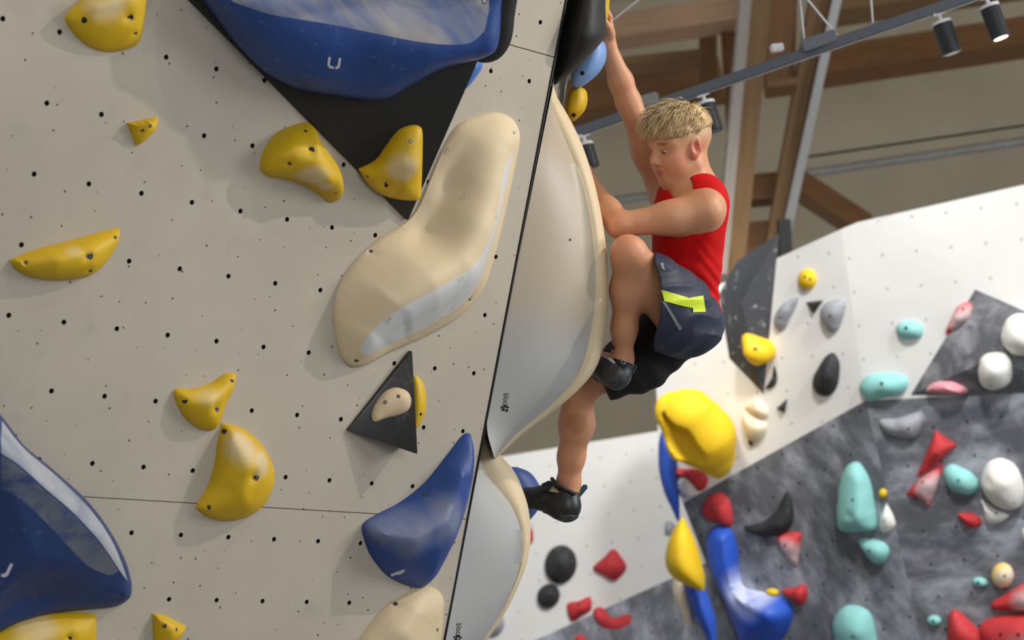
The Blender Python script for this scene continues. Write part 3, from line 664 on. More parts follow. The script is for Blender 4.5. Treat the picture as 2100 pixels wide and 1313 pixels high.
PALE = wood_mat('wrapped_timber', S(180, 171, 160), S(166, 156, 145))
def post(pts, w, h, side, mat, label):
    a, b = WB(*pts[0]), WB(*pts[1]); o = bar('timber_post', a, b, w * 1.17, h * 1.17, mat, None, label, 'post', up=(0, 1, 0))
    return o
post(((1562, -60, 10.4), (1500, 560, 10.6)), 0.12, 0.2, 1, M['timber'], 'slanted tan timber post behind the boy\'s head, left of the pair')
bar('timber_post', WB(1533, -60, 10.3), WB(1478, 560, 10.5), 0.07, 0.19, PALE, None, 'pale wrapped post edge lining the left slanted timber post', 'post', up=(0, 1, 0))
post(((1694, -60, 10.8), (1582, 560, 11.0)), 0.125, 0.2, 1, M['timber'], 'slanted tan timber post behind the lighting track, right of the pair')
beam('timber_block', (1604, -60, 10.9), (1597, 184, 10.9), 0.16, 0.12, M['timber_brown'], 'brown timber block wedged between the two slanted posts', 'block', up=(0, 1, 0))
beam('timber_block', (1570, 184, 10.7), (1632, 176, 10.7), 0.14, 0.045, M['timber'], 'tan timber spacer closing the foot of the brown block', 'block')
beam('timber_block', (1500, 395, 11.2), (1620, 385, 11.2), 0.12, 0.16, M['timber_brown'], 'brown cross block between the posts beside the pipe', 'block')
beam('timber_block', (1490, 500, 11.2), (1620, 490, 11.2), 0.12, 0.2, M['timber_brown'], 'lowest brown cross block between the posts above the shorts', 'block')
M['galv'] = plain('galvanised_steel', S(176, 176, 174), 0.4, 0.7)
beam('steel_post', (1729, -60, 10.6), (1612, 480, 10.8), 0.05, 0.05, M['galv'], 'slim galvanised steel strip along the right slanted post', 'post', up=(0, 1, 0))
beam('timber_beam', (1700, 22, 11.8), (2150, -44, 11.4), 0.2, 0.13, M['timber'], 'light orange beam at the top edge above the lighting track')
beam('timber_beam', (1640, 146, 12.4), (2200, 62, 12.0), 0.2, 0.19, M['timber_brown'], 'wide brown beam behind the two track lamps')
beam('timber_beam', (1630, 375, 12.0), (1775, 470, 11.8), 0.2, 0.13, M['timber_brown'], 'short brown beam sloping down to the peak of the white wall')
beam('speaker_column', (1607, 450, 10.6), (1612, 560, 10.6), 0.07, 0.06, M['black'], 'slim black box at the foot of the right slanted post', 'box', up=(0, 1, 0))
pipe_m = NT('foil_pipe'); pipe_m.color(S(190, 188, 184)); pipe_m.set(Roughness=0.35, Metallic=0.75); pipe_m.bump(pipe_m.noise(30, 4, 0.7), 0.8, 0.02)
tag(tube('insulated_pipe', [W(1200, 420, 14.9), W(1650, 357, 14.6), W(2200, 275, 14.2)], 0.034, pipe_m.m), 'foil-wrapped silver pipe running across the taupe back wall', 'pipe')
tag(tube('cable_conduit', [W(1600, 330, 13.6), W(2200, 243, 13.2)], 0.008, M['black']), 'thin dark conduit above the foil-wrapped pipe', 'pipe')
# lighting track
RA0, RB0 = W(1150, 283, 7.8), W(2080, -37, 7.2)
M['track'] = plain('track_metal', S(120, 124, 132), 0.35, 0.4); M['lampwhite'] = plain('lamp_white', S(238, 238, 238), 0.4); M['lampbody'] = plain('lamp_body', S(46, 48, 52), 0.4)
tr = bar('lighting_track', RA0, RB0, 0.034, 0.040, M['track'], None, 'long dark lighting track slanting behind the boy', 'lighting track', up=UP)
bar('feed_box', W(1308, 212, 7.68), W(1350, 200, 7.66), 0.05, 0.045, M['galv'], tr, up=UP)
bar('feed_box', W(1580, 100, 7.5), W(1606, 97, 7.5), 0.05, 0.03, M['lampwhite'], tr, up=UP)
bar('joint_cover', W(1645, 96, 7.44), W(1715, 72, 7.42), 0.038, 0.046, M['track'], tr, up=UP)
for a, b in (((1637, -40, 7.4), (1650, 90, 7.46)), ((1620, -45, 7.4), (1716, 72, 7.42)), ((1783, -40, 7.3), (1790, 46, 7.36)), ((1335, -20, 7.6), (1248, 48, 7.7))):
    tube('suspension_wire', [W(*a), W(*b)], 0.004, M['lampwhite'], tr, 6)
def trackpt(u):
    t = (u - 1150) / 930.0; zz = 7.8 * 7.2 / (7.2 + (7.8 - 7.2) * t) if False else 7.8 + (7.2 - 7.8) * t
    return u, 283 - 320 * t, zz
def track_lamp(u, dirpx, L, r, label, lit=False):
    u0, v0, z0 = trackpt(u); base = W(u0, v0 + 12, z0)
    e = empty('track_lamp', base)
    d = (W(u0 + dirpx[0], v0 + dirpx[1], z0 - 0.02) - W(u0, v0, z0)).normalized()
    bar('adapter', W(u0 - 14, v0 + 14, z0), W(u0 + 14, v0 + 4, z0), 0.03, 0.02, M['lampwhite'], e, up=UP)
    j = base + d * 0.03
    tube('stem', [base - d * 0.005, j + d * 0.01], 0.008, M['lampwhite'], e, 8)
    tube('cap', [j, j + d * 0.012], r * 1.02, M['lampwhite'], e, 20)
    tube('body', [j + d * 0.012, j + d * 0.02, j + d * L], [r, r, r], M['lampbody'], e, 20)
    lm = NT('lens'); lm.color(S(60, 58, 55)); lm.set(Roughness=0.2)
    if lit: lm.b.inputs['Emission Color'].default_value = (1, 0.8, 0.5, 1); lm.b.inputs['Emission Strength'].default_value = 4
    tube('lens', [j + d * (L - 0.004), j + d * (L + 0.002)], r * 0.72, lm.m, e, 16)
    return tag(e, label, 'lamp')
track_lamp(1925, (27, 78), 0.125, 0.037, 'dark cylinder track lamp with white cap, second from the right')
track_lamp(2022, (26, 70), 0.13, 0.036, 'dark cylinder track lamp with glowing lens in the upper right corner', True)
track_lamp(1441, (16, 50), 0.12, 0.036, 'dark track lamp with white cap right behind the boy\'s hair')
track_lamp(1196, (14, 48), 0.10, 0.030, 'small track lamp at the end of the track beside the cream volume')

# ------------------------------------------------------------------ volumes and holds on the far walls
VC = GREY
def prism(name, pl, pts, label, mat, cat='climbing volume', bevel=0.01):
    """faceted volume: pts = [(u,v,h)...] rim; last = apex"""
    rim = [pl.hit3(u, v, 0.002) for u, v, h in pts[:-1]]; ap = pl.hit3(*pts[-1]); n = len(rim)
    bk_ = [p - pl.n * 0.003 for p in rim]
    o = polyvol(name, rim + [ap] + bk_, [(i, (i + 1) % n, n) for i in range(n)] + [tuple(n + 1 + i for i in range(n))] + [(i, (i + 1) % n, n + 1 + (i + 1) % n, n + 1 + i) for i in range(n)], mat, label, cat, 0)
    return o
gv = NT('chalky_grey_ply'); gv.color(gv.mix(gv.ramp(gv.noise(5, 7, 0.68, dist=0.6), 0.42, 0.75), S(84, 85, 90), S(160, 160, 164))); gv.set(Roughness=0.7)
gd = NT('speckled_dark_ply'); gd.color(gd.mix(gd.ramp(gd.noise(17, 4, 0.7), 0.6, 0.68, 0, 0.7), S(66, 67, 71), S(176, 176, 178))); gd.set(Roughness=0.7)
prism('faceted_volume', PA, [(1597, 480, 0), (1512, 535, 0), (1474, 605, 0), (1496, 735, 0), (1566, 808, 0), (1582, 640, 0), (1520, 620, 0.16)], 'tall pointed dark grey volume with chalk specks on the white wall', gd.m)
vq = prism('faceted_volume', PBW, [(2000, 594, 0), (2140, 655, 0), (2200, 800, 0), (1988, 812, 0), (1868, 810, 0), (2035, 735, 0.10)], 'wide grey chalky volume with white holds at the right edge', gv.m)
prism('foot_wedge', PA, [(1653, 620, 0), (1688, 616, 0), (1668, 644, 0), (1668, 628, 0.05)], 'tiny black triangle wedge between the two grey twin holds', M['black_ply'], 'climbing hold')
prism('foot_wedge', PA, [(1614, 818, 0), (1592, 838, 0), (1610, 847, 0), (1606, 834, 0.05)], 'tiny dark triangle wedge beside the cream screw-on hold', M['black_ply'], 'climbing hold')
CL = dict(y=S(236, 192, 20), r=S(196, 52, 56), t=S(142, 204, 200), w=S(236, 233, 226), g=S(158, 159, 166), k=S(42, 43, 46), b=S(42, 88, 196), c=S(228, 212, 184), p=S(222, 150, 160))
HM = {k: hold_mat('far_hold_' + k, v, 0.72, dirt=0.12) for k, v in CL.items()}
HMC = {k: hold_mat('far_chalked_hold_' + k, v, 0.75, chalk=(0.78, 0.76, 0.76, 1), dirt=0.1, patches=[((0.02, 0.03, 0.04), 0.12)], amt=0.75) for k, v in CL.items()}
def fh(pl, col, out, label, ridge=None, bolts=(), ch=False, **k):
    return hold('climbing_hold', pl, out, (HMC if ch else HM)[col], label, ridge=ridge, bolts=[b + (0,) if len(b) == 3 else b for b in bolts], dents=False, res=k.pop('res', 8), e=k.pop('e', 0.7), rim=0.012, **k)
def oval(cx, cy, a, b, rot=0, n=8): return [(cx + a * math.cos(q) * math.cos(rot) - b * math.sin(q) * math.sin(rot), cy + a * math.cos(q) * math.sin(rot) + b * math.sin(q) * math.cos(rot)) for q in np.arange(n) * 2 * math.pi / n]
# white left facet
fh(PA, 'y', oval(1656, 573, 19, 22, .2), 'small round yellow hold at the top of the white wall', bolts=[(1650, 568, 3), (1662, 572, 3)])
fh(PA, 'g', [(1638, 612), (1622, 650), (1608, 676), (1594, 676), (1588, 655), (1600, 630), (1620, 615)], 'grey teardrop hold, left of the twin grey pair', bolts=[(1600, 652, 3)])
fh(PA, 'g', [(1732, 615), (1733, 640), (1718, 678), (1704, 682), (1688, 662), (1683, 638), (1700, 618)], 'grey teardrop hold, right of the twin grey pair', bolts=[(1702, 648, 3)])
fh(PA, 'k', [(1710, 724), (1722, 745), (1718, 790), (1700, 812), (1675, 806), (1667, 780), (1680, 752), (1695, 730)], 'glossy black faceted hold alone on the white wall', res=7)
fh(PA, 'k', [(1588, 750), (1594, 775), (1588, 793), (1570, 797), (1578, 785), (1585, 770)], 'thin black hook hold right of the pointed grey volume')
fh(PA, 'c', [(1532, 832), (1555, 818), (1574, 838), (1572, 858), (1528, 838)], 'cream split hold, upper half, below the pointed grey volume', bolts=[(1545, 832, 2)])
fh(PA, 'c', [(1526, 845), (1570, 866), (1572, 885), (1555, 906), (1535, 902), (1526, 870)], 'cream split hold, lower half, below the pointed grey volume', bolts=[(1543, 866, 2)])
fh(PA, 'k', [(1536, 902), (1545, 910), (1541, 914), (1535, 909)], 'speck of dark wedge under the cream split hold', H=0.02, res=4)
chold('climbing_hold', PA, [(1522, 690), (1535, 683), (1550, 695), (1572, 715), (1574, 738), (1555, 750), (1535, 740), (1524, 715)], chalked('yellow_on_volume', CL['y'], PA, []), 'yellow pear-shaped hold on the pointed grey volume', ridge=[(1545, 718, .05)], h0=0.10, bolts=[(1549, 716, 4, 0)], dents=False)
# big yellow shell on the corner of the white wall
fh(PA, 'r', [(1378, 958), (1400, 962), (1425, 962), (1450, 975), (1448, 1000), (1432, 1006), (1415, 985), (1395, 975), (1385, 982)], 'red bow-shaped hold just under the big yellow shell')
fh(PA, 'w', oval(1412, 995, 22, 26), 'whitish worn hold behind the red bow-shaped hold', H=0.03)
PS = Plane(W(1352, 900, 11.45), camdir(0.25, 0, 1), UP)
def fblob(rows, Z, d, c, label, cat='climbing hold'): return blob('climbing_hold', rows, Z, d, HM[c], label, cat)
fblob([(885, 1356, 1366), (905, 1351, 1385), (940, 1350, 1390), (970, 1352, 1390), (1010, 1362, 1393), (1045, 1378, 1394), (1068, 1388, 1394)], 11.6, 0.35, 'b', 'long blue hold wrapping the left corner of the white wall')
fblob([(1062, 1398, 1402), (1085, 1382, 1414), (1115, 1369, 1428), (1150, 1364, 1438), (1175, 1372, 1444), (1195, 1395, 1446), (1212, 1436, 1444)], 10.9, 0.4, 'y', 'big yellow cone-shaped hold on the charcoal wall corner')
fblob([(1180, 1382, 1404), (1215, 1380, 1420), (1250, 1392, 1425), (1280, 1405, 1425)], 11.3, 0.2, 'c', 'cream hold under the yellow cone on the corner')
fblob([(1195, 1400, 1440), (1230, 1412, 1456), (1270, 1428, 1468), (1313, 1450, 1470), (1350, 1460, 1472)], 11.2, 0.3, 'b', 'blue hold running down the charcoal wall corner below the yellow cone')
fblob([(1070, 1366, 1376), (1085, 1362, 1388), (1100, 1366, 1386)], 12.2, 0.15, 'g', 'blurred grey hold peeking out left of the yellow cone')
# charcoal left facet
fh(PC, 'r', [(1440, 1045), (1455, 1018), (1478, 1010), (1495, 1025), (1503, 1060), (1498, 1080), (1475, 1072), (1450, 1065)], 'red dome hold above the long blue hold', bolts=[(1458, 1044, 3)])
fh(PC, 'b', [(1450, 1100), (1470, 1078), (1498, 1085), (1512, 1120), (1516, 1170), (1528, 1205), (1570, 1215), (1610, 1228), (1627, 1255), (1615, 1295), (1590, 1320), (1530, 1325), (1508, 1290), (1490, 1235), (1468, 1190), (1452, 1140)], 'long blue boot-shaped hold with chalky middle', ridge=[(1482, 1110, .10), (1490, 1170, .10), (1515, 1230, .12), (1570, 1262, .16)], e=0.7).data.materials[0] = hold_mat('blue_boot', CL['b'], 0.5, (0.62, 0.66, 0.78, 1), [((-0.06, 0.02, 0.06), 0.2)], 0.9, 0.1)
fh(PC, 'k', [(1615, 1008), (1628, 1045), (1622, 1080), (1595, 1098), (1560, 1100), (1526, 1082), (1560, 1072), (1592, 1048)], 'black crescent hold on the charcoal wall', ridge=[(1555, 1087, .03), (1600, 1075, .05), (1617, 1045, .03)])
fh(PC, 'r', [(1594, 1100), (1620, 1092), (1643, 1095), (1640, 1130), (1634, 1162, 1), (1612, 1138)], 'red pointed hold with chalky top right of the black crescent', ch=True, bolts=[(1610, 1118, 3)])
fh(PC, 'r', [(1603, 1210), (1630, 1205), (1650, 1198), (1657, 1220), (1645, 1242), (1622, 1228)], 'red three-cornered hold above the blue boot-shaped hold', bolts=[(1628, 1218, 3)])
fh(PC, 'y', [(1571, 1212), (1580, 1207), (1594, 1210), (1596, 1220), (1582, 1222)], 'tiny yellow foot hold next to the blue boot-shaped hold', res=4)
fh(PC, 't', [(1738, 955), (1760, 948), (1780, 975), (1790, 1010), (1797, 1060), (1798, 1085), (1770, 1090), (1735, 1092), (1718, 1078), (1718, 1030), (1724, 985)], 'tall turquoise slab-shaped hold on the charcoal wall', ridge=[(1758, 985, .08), (1758, 1060, .12)], bolts=[(1748, 1026, 3)], bumps=[(1780, 1000, 8, -.02), (1740, 1060, 8, -.02)])
fh(PC, 't', [(1760, 1108), (1785, 1105), (1812, 1112), (1824, 1130), (1815, 1152), (1797, 1157), (1778, 1140)], 'turquoise bean-shaped hold under the tall turquoise hold', bolts=[(1782, 1130, 3)])
fh(PC, 't', [(1708, 1280), (1730, 1245), (1760, 1243), (1785, 1258), (1796, 1300), (1796, 1345), (1730, 1350)], 'large turquoise hold at the bottom edge of the charcoal wall', bolts=[(1749, 1306, 3)])
fh(PC, 'w', [(1818, 1032, 1), (1832, 1058), (1836, 1078), (1822, 1092), (1806, 1088), (1805, 1062)], 'small white flame-shaped hold beside the tall turquoise hold', bolts=[(1811, 1069, 2)])
fh(PC, 'y', oval(1811, 1012, 8, 10), 'tiny yellow dot hold above the white flame-shaped hold', res=4)
# charcoal right facet
fh(PD, 'g', [(1804, 862), (1840, 858), (1890, 841, 1), (1897, 862), (1880, 895), (1858, 900), (1820, 888)], 'grey shelf-shaped hold at the top of the charcoal wall', bolts=[(1863, 880, 3)])
fh(PD, 'r', [(1918, 882, 1), (1962, 912, 1), (1935, 938), (1905, 965), (1880, 978, 1), (1895, 940), (1908, 910)], 'red bow-tie hold, upper half, on the charcoal wall', bolts=[(1920, 934, 3)])
fh(PD, 'r', [(1934, 948, 1), (1928, 985), (1905, 1040, 1), (1890, 1025), (1858, 1014, 1), (1882, 985), (1905, 968)], 'red bow-tie hold, lower half, with chalk on it', ch=True, bolts=[(1892, 989, 3)])
fh(PD, 't', [(1935, 965), (1950, 952), (1970, 958), (1995, 972), (2007, 995), (1995, 1014), (1965, 1012), (1942, 995)], 'turquoise rocky hold right of the red bow-tie', bolts=[(1965, 986, 3)])
fh(PD, 'w', [(2012, 985), (2025, 950), (2055, 940), (2085, 958), (2100, 1000), (2095, 1035), (2070, 1046), (2040, 1035), (2018, 1010)], 'large white oval hold with a groove on the charcoal wall', bumps=[(2040, 975, 8, -.02), (2028, 990, 8, -.02), (2055, 962, 8, -.02)], ridge=[(2056, 992, .13)], bolts=[(2080, 1032, 2)])
fh(PD, 'w', [(2012, 1024, 1), (2035, 1040), (2070, 1058, 1), (2050, 1072), (2024, 1074), (2018, 1050)], 'white pointed hold under the large white oval', bolts=[(2043, 1053, 3)])
fh(PD, 'r', [(1964, 1056), (1985, 1051), (2008, 1060), (2013, 1074), (1995, 1084), (1978, 1074)], 'small red drop-shaped hold below the turquoise rocky hold')
fh(PD, 'y', oval(2056, 1180, 23, 26), 'round yellow hold with a white chalked side', bolts=[(2060, 1182, 3)], ch=True)
fh(PD, 't', oval(2010, 1194, 16, 10, .2), 'tiny turquoise foot hold left of the round yellow hold', bolts=[(2006, 1195, 3)], res=5)
fh(PD, 't', oval(1916, 1273, 15, 11, .1), 'tiny turquoise foot hold near the bottom of the charcoal wall', bolts=[(1914, 1274, 3)], res=5)
fh(PD, 'r', [(2032, 1238), (2060, 1220), (2110, 1192), (2150, 1200), (2150, 1250), (2080, 1252), (2040, 1250)], 'pinkish red chalked hold cut off at the right edge', ch=True)
fh(PD, 'r', [(1946, 1262), (1960, 1250), (1990, 1275), (2018, 1308), (2010, 1340), (1948, 1340)], 'bright red hold leaning in the lower right corner')
fh(PD, 'r', [(2008, 1290), (2030, 1268), (2080, 1258), (2150, 1262), (2150, 1345), (2030, 1345)], 'wide pale red hold in the lower right corner', ch=True, bolts=[(2052, 1302, 4), (2088, 1302, 4)])
fh(PD, 'w', [(2096, 1090), (2106, 1080), (2140, 1090), (2140, 1120), (2104, 1115)], 'sliver of white hold at the right edge below the oval')
# white right facet
fh(PBW, 't', [(1838, 672), (1850, 660), (1875, 658), (1892, 668), (1890, 690), (1865, 696), (1845, 690)], 'small turquoise hold alone on the bright white wall', bolts=[(1858, 673, 4)])
fh(PBW, 't', [(1763, 792), (1780, 770), (1820, 765), (1855, 770), (1863, 788), (1850, 808), (1815, 815), (1782, 824), (1770, 808)], 'turquoise cloud-shaped hold where white wall meets charcoal', bolts=[(1808, 787, 4)])
fh(PBW, 'r', [(1940, 686), (1950, 655), (1965, 628), (1988, 619), (1998, 630), (1990, 652), (1968, 668)], 'red leaf-shaped hold on the upper edge of the grey chalky volume', ch=True, bolts=[(1975, 634, 3)])
def onv(c, out, label, h, **k): return hold('climbing_hold', PBW, out, HM[c], label, h0=h, dents=False, e=0.7, rim=0.012, res=8, **k)
onv('w', [(2052, 690), (2065, 655), (2090, 645), (2130, 660), (2140, 720), (2090, 730), (2062, 715)], 'white rounded hold at the right edge on the grey chalky volume', 0.04, ridge=[(2095, 690, .12)])
onv('w', [(2006, 765), (2012, 730), (2035, 716), (2065, 720), (2080, 745), (2070, 785), (2040, 800), (2015, 792)], 'white egg-shaped hold low on the grey chalky volume', 0.04, ridge=[(2042, 758, .14)], bolts=[(2032, 792, 3, 0)])
onv('p', [(1900, 802), (1910, 785), (1935, 777), (1965, 782), (1986, 798), (1980, 808), (1940, 808)], 'pale pink half-moon hold at the lower edge of the grey chalky volume', 0.01, ridge=[(1942, 795, .09)])
# left far wall
fh(PE, 'k', oval(1150, 1158, 33, 40, .15), 'large black disc hold on the left far wall', bolts=[(1147, 1160, 4)], ridge=[(1150, 1158, .09)])
fh(PE, 'k', oval(1125, 1223, 23, 26, .5), 'smaller black disc hold below the large black disc', bolts=[(1127, 1222, 3)], ridge=[(1125, 1223, .07)])
fh(PE, 'r', [(1216, 1166), (1240, 1142), (1258, 1126), (1272, 1140), (1285, 1165), (1262, 1191), (1240, 1182)], 'red diamond-shaped hold right of the large black disc')
fh(PE, 'r', [(1163, 1240), (1190, 1232), (1210, 1224), (1213, 1250), (1195, 1262), (1172, 1275)], 'red notched hold above the red bean hold on the charcoal edge', bolts=[(1187, 1241, 3)])
fh(PE, 'r', [(1216, 1255), (1232, 1245), (1258, 1262), (1285, 1255), (1305, 1252), (1314, 1290), (1298, 1308), (1255, 1305), (1232, 1285)], 'wide red bean-shaped hold straddling the charcoal edge', ridge=[(1240, 1268, .09), (1270, 1285, .09), (1298, 1275, .09)])
fh(PE, 'r', [(1078, 1118), (1090, 1082), (1094, 1105), (1090, 1115)], 'sliver of red hold peeking past the lower white volume')
fh(PE, 'g', oval(1014, 1282, 20, 26, .4), 'grey round hold at the bottom behind the lower white volume')
fh(PF, 'r', [(1180, 1308), (1192, 1302), (1202, 1312), (1195, 1322), (1180, 1322)], 'tip of a red hold at the bottom edge of the left charcoal wall', res=5)

# ------------------------------------------------------------------ the climber
def J(u, v, Z): return np.array([(u - 1050) * Z / F, -(v - 656.5) * Z / F, Z])
def nrm(a): a = np.array(a, float); return a / np.linalg.norm(a)
class Field:
    """signed-distance grid; shapes are blended smoothly and meshed with surface nets"""
    def __init__(s, lo, hi, res):
        s.lo = np.array(lo); s.res = res; s.n = np.ceil((np.array(hi) - s.lo) / res).astype(int) + 1
        s.a = np.full(tuple(s.n), 0.08, np.float32)
    def box(s, lo, hi):
        i0 = np.clip(np.floor((lo - s.lo) / s.res).astype(int), 0, s.n); i1 = np.clip(np.ceil((hi - s.lo) / s.res).astype(int) + 1, 0, s.n)
        sl = tuple(slice(a, b) for a, b in zip(i0, i1))
        g = np.meshgrid(*[s.lo[k] + s.res * np.arange(i0[k], i1[k]) for k in range(3)], indexing='ij')
        return sl, np.stack(g, -1).astype(np.float32)
    def put(s, sl, d, k, op):
        a = s.a[sl]
        if a.size == 0: return
        if op == 'sub': a, d = -a, d            # max(a,-d) = -min(-a,d)
        if k > 0:
            h = np.maximum(k - np.abs(a - d), 0) / k; r = np.minimum(a, d) - h * h * k * 0.25
        else: r = np.minimum(a, d)
        s.a[sl] = -r if op == 'sub' else r
    def cone(s, a, b, r1, r2=None, k=0.02, op='add'):
        r2 = r1 if r2 is None else r2; m = max(r1, r2) + k + 0.03
        sl, p = s.box(np.minimum(a, b) - m, np.maximum(a, b) + m)
        if p.size == 0: return
        ba = (b - a).astype(np.float32); l2 = float(ba @ ba) + 1e-12
        pa = p - a.astype(np.float32); t = np.clip((pa @ ba) / l2, 0, 1)
        d = np.sqrt(((pa - t[..., None] * ba) ** 2).sum(-1)) - (r1 + (r2 - r1) * t); s.put(sl, d, k, op)
    def chain(s, pts, k=0.02, op='add', grow=0.0):
        for (p, r), (q, r2) in zip(pts[:-1], pts[1:]): s.cone(p, q, r + grow, r2 + grow, k, op)
    def ell(s, c, ax, r, k=0.02, op='add'):
        """ellipsoid; ax rows = unit axes, r radii"""
        r = np.array(r, np.float32); m = r.max() + k + 0.03; sl, p = s.box(c - m, c + m)
        if p.size == 0: return
        q = (p - c.astype(np.float32)) @ np.array(ax, np.float32).T
        k0 = np.sqrt(((q / r) ** 2).sum(-1)); k1 = np.sqrt(((q / (r * r)) ** 2).sum(-1)) + 1e-9
        s.put(sl, k0 * (k0 - 1) / k1, k, op)
    def cut(s, p, n, k=0.004):
        """remove everything on the +n side of the plane"""
        sl, q = s.box(s.lo, s.lo + s.res * (s.n - 1)); d = -((q - np.array(p, np.float32)) @ nrm(n).astype(np.float32)); s.put(sl, d, k, 'sub')
    def wrinkle(s, fn):
        sl, q = s.box(s.lo, s.lo + s.res * (s.n - 1)); s.a = s.a + fn(q).astype(np.float32)
    def mesh(s, smooth=1):
        a = s.a; n = a.shape
        mn = a[:-1, :-1, :-1].copy(); mx = mn.copy()
        for o in [(i, j, k) for i in (0, 1) for j in (0, 1) for k in (0, 1)][1:]:
            c = a[o[0]:n[0] - 1 + o[0], o[1]:n[1] - 1 + o[1], o[2]:n[2] - 1 + o[2]]; np.minimum(mn, c, out=mn); np.maximum(mx, c, out=mx)
        act = (mn < 0) & (mx >= 0); I = np.argwhere(act); idx = np.full(act.shape, -1, np.int32); idx[act] = np.arange(len(I))
        acc = np.zeros((len(I), 3)); cnt = np.zeros(len(I)); cr = [(i, j, k) for i in (0, 1) for j in (0, 1) for k in (0, 1)]
        val = {c: a[I[:, 0] + c[0], I[:, 1] + c[1], I[:, 2] + c[2]] for c in cr}
        for c in cr:
            for ax in range(3):
                if c[ax]: continue
                d = list(c); d[ax] = 1; d = tuple(d); x, y = val[c], val[d]; m = (x < 0) != (y < 0)
                t = np.where(m, x / (x - y + 1e-12), 0); pos = np.array(c, float)[None].repeat(len(I), 0); pos[:, ax] += t
                acc[m] += pos[m]; cnt[m] += 1
        v = s.lo + s.res * (I + acc / cnt[:, None]); quads = []
        for ax in range(3):
            sl0 = [slice(None)] * 3; sl1 = [slice(None)] * 3; sl0[ax] = slice(0, -1); sl1[ax] = slice(1, None)
            m = (a[tuple(sl0)] < 0) != (a[tuple(sl1)] < 0); e = np.argwhere(m); b, c = [(1, 2), (2, 0), (0, 1)][ax]
            e = e[(e[:, b] > 0) & (e[:, c] > 0) & (e[:, b] < n[b] - 1) & (e[:, c] < n[c] - 1)]
            flip = a[e[:, 0], e[:, 1], e[:, 2]] < 0; q = []
            for db, dc in ((-1, -1), (0, -1), (0, 0), (-1, 0)):
                f = e.copy(); f[:, b] += db; f[:, c] += dc; q.append(idx[f[:, 0], f[:, 1], f[:, 2]])
            q = np.stack(q, 1); q[flip] = q[flip][:, ::-1]; quads.append(q)
        q = np.concatenate(quads)
        for _ in range(smooth):
            sm = np.zeros_like(v); ct = np.zeros(len(v))
            for i in range(4):
                np.add.at(sm, q[:, i], v[q[:, (i + 1) % 4]]); np.add.at(ct, q[:, i], 1)
            v = 0.5 * v + 0.5 * sm / np.maximum(ct, 1)[:, None]
        return v, q
def field_obj(name, fld, mat, parent=None, smooth=1, tint=None):
    v, q = fld.mesh(smooth)
    R = np.array([tuple(RIGHT), tuple(UP), tuple(FWD)]); w = v @ R + np.array(tuple(CAM))
    me = bpy.data.meshes.new(name); mw = world_of(parent) if parent else Matrix.Translation(Vector(w.mean(0)))
    inv = np.array(mw.inverted()); w2 = w @ inv[:3, :3].T + inv[:3, 3]
    q = q[:, ::-1]
    me.vertices.add(len(w2)); me.vertices.foreach_set('co', w2.ravel()); me.loops.add(q.size); me.loops.foreach_set('vertex_index', q.ravel().astype(np.int32))
    me.polygons.add(len(q)); me.polygons.foreach_set('loop_start', np.arange(0, q.size, 4, dtype=np.int32)); me.update(calc_edges=True); me.validate()
    me.materials.append(mat); me.shade_smooth()
    if tint is not None:
        at = me.color_attributes.new('tint', 'FLOAT_COLOR', 'POINT'); at.data.foreach_set('color', tint(v).astype(np.float32).ravel())
    o = bpy.data.objects.new(name, me); COL.objects.link(o); o.matrix_world = mw
    fix_normals(o)
    if parent: set_parent(o, parent)
    return o

# big yellow shell on the corner of the white far wall
YS = Field(J(1320, 1010, 11.2) - np.array([0, 0, 0.5]), J(1530, 780, 11.2) + np.array([0, 0, 0.5]), 0.011)
pxm = 11.2 / F
YS.chain([(J(1372, 834, 11.1), 25 * pxm), (J(1412, 850, 11.05), 44 * pxm), (J(1448, 895, 11.12), 52 * pxm), (J(1468, 940, 11.2), 36 * pxm)], 0.10)
YS.chain([(J(1462, 836, 11.22), 14 * pxm), (J(1486, 880, 11.22), 17 * pxm), (J(1489, 930, 11.22), 15 * pxm), (J(1474, 968, 11.22), 14 * pxm)], 0.03)
YS.chain([(J(1380, 856, 11.1), 30 * pxm), (J(1412, 908, 11.1), 40 * pxm), (J(1428, 925, 11.12), 36 * pxm)], 0.06)
YS.chain([(J(1372, 854, 11.03), 13 * pxm), (J(1392, 896, 11.0), 27 * pxm), (J(1418, 946, 11.0), 27 * pxm)], 0.02, 'sub')
YS.cone(J(1400, 978, 11.1), J(1438, 985, 11.1), 30 * pxm, 28 * pxm, 0.03, 'sub')
tag(field_obj('climbing_hold', YS, HM['y'], None, 2), 'big yellow shell-shaped hold hanging over the wall corner', 'climbing hold')
# --- joints (photograph pixels with depth)
hip_c = J(1400, 648, 5.72); L_hip = J(1412, 662, 5.63); R_hip = J(1388, 680, 5.78)
L_knee = J(1290, 522, 5.47); L_ank = J(1276, 738, 5.60)
R_knee = J(1186, 795, 5.78); R_ank = J(1166, 992, 5.86)
neck = J(1428, 392, 5.69)
L_sh = J(1447, 432, 5.575); L_elb = J(1268, 462, 5.56); L_wr = J(1212, 378, 5.66)
R_sh = J(1368, 396, 5.80); R_elb = J(1288, 208, 5.80); R_wr = J(1246, 92, 5.76)
# --- head frame
fh_ = nrm((-0.82, -0.25, -0.51)); uh = np.array([-0.16, 0.96, -0.2]); uh = nrm(uh - fh_ * (uh @ fh_)); lh = np.cross(uh, fh_); lh = lh if lh[2] < 0 else -lh
HC = J(1394, 301, 5.66); HAX = np.array([fh_, uh, lh]); HS = 0.97
def h(f, u, l): return HC + HS * (fh_ * f + uh * u + lh * l)
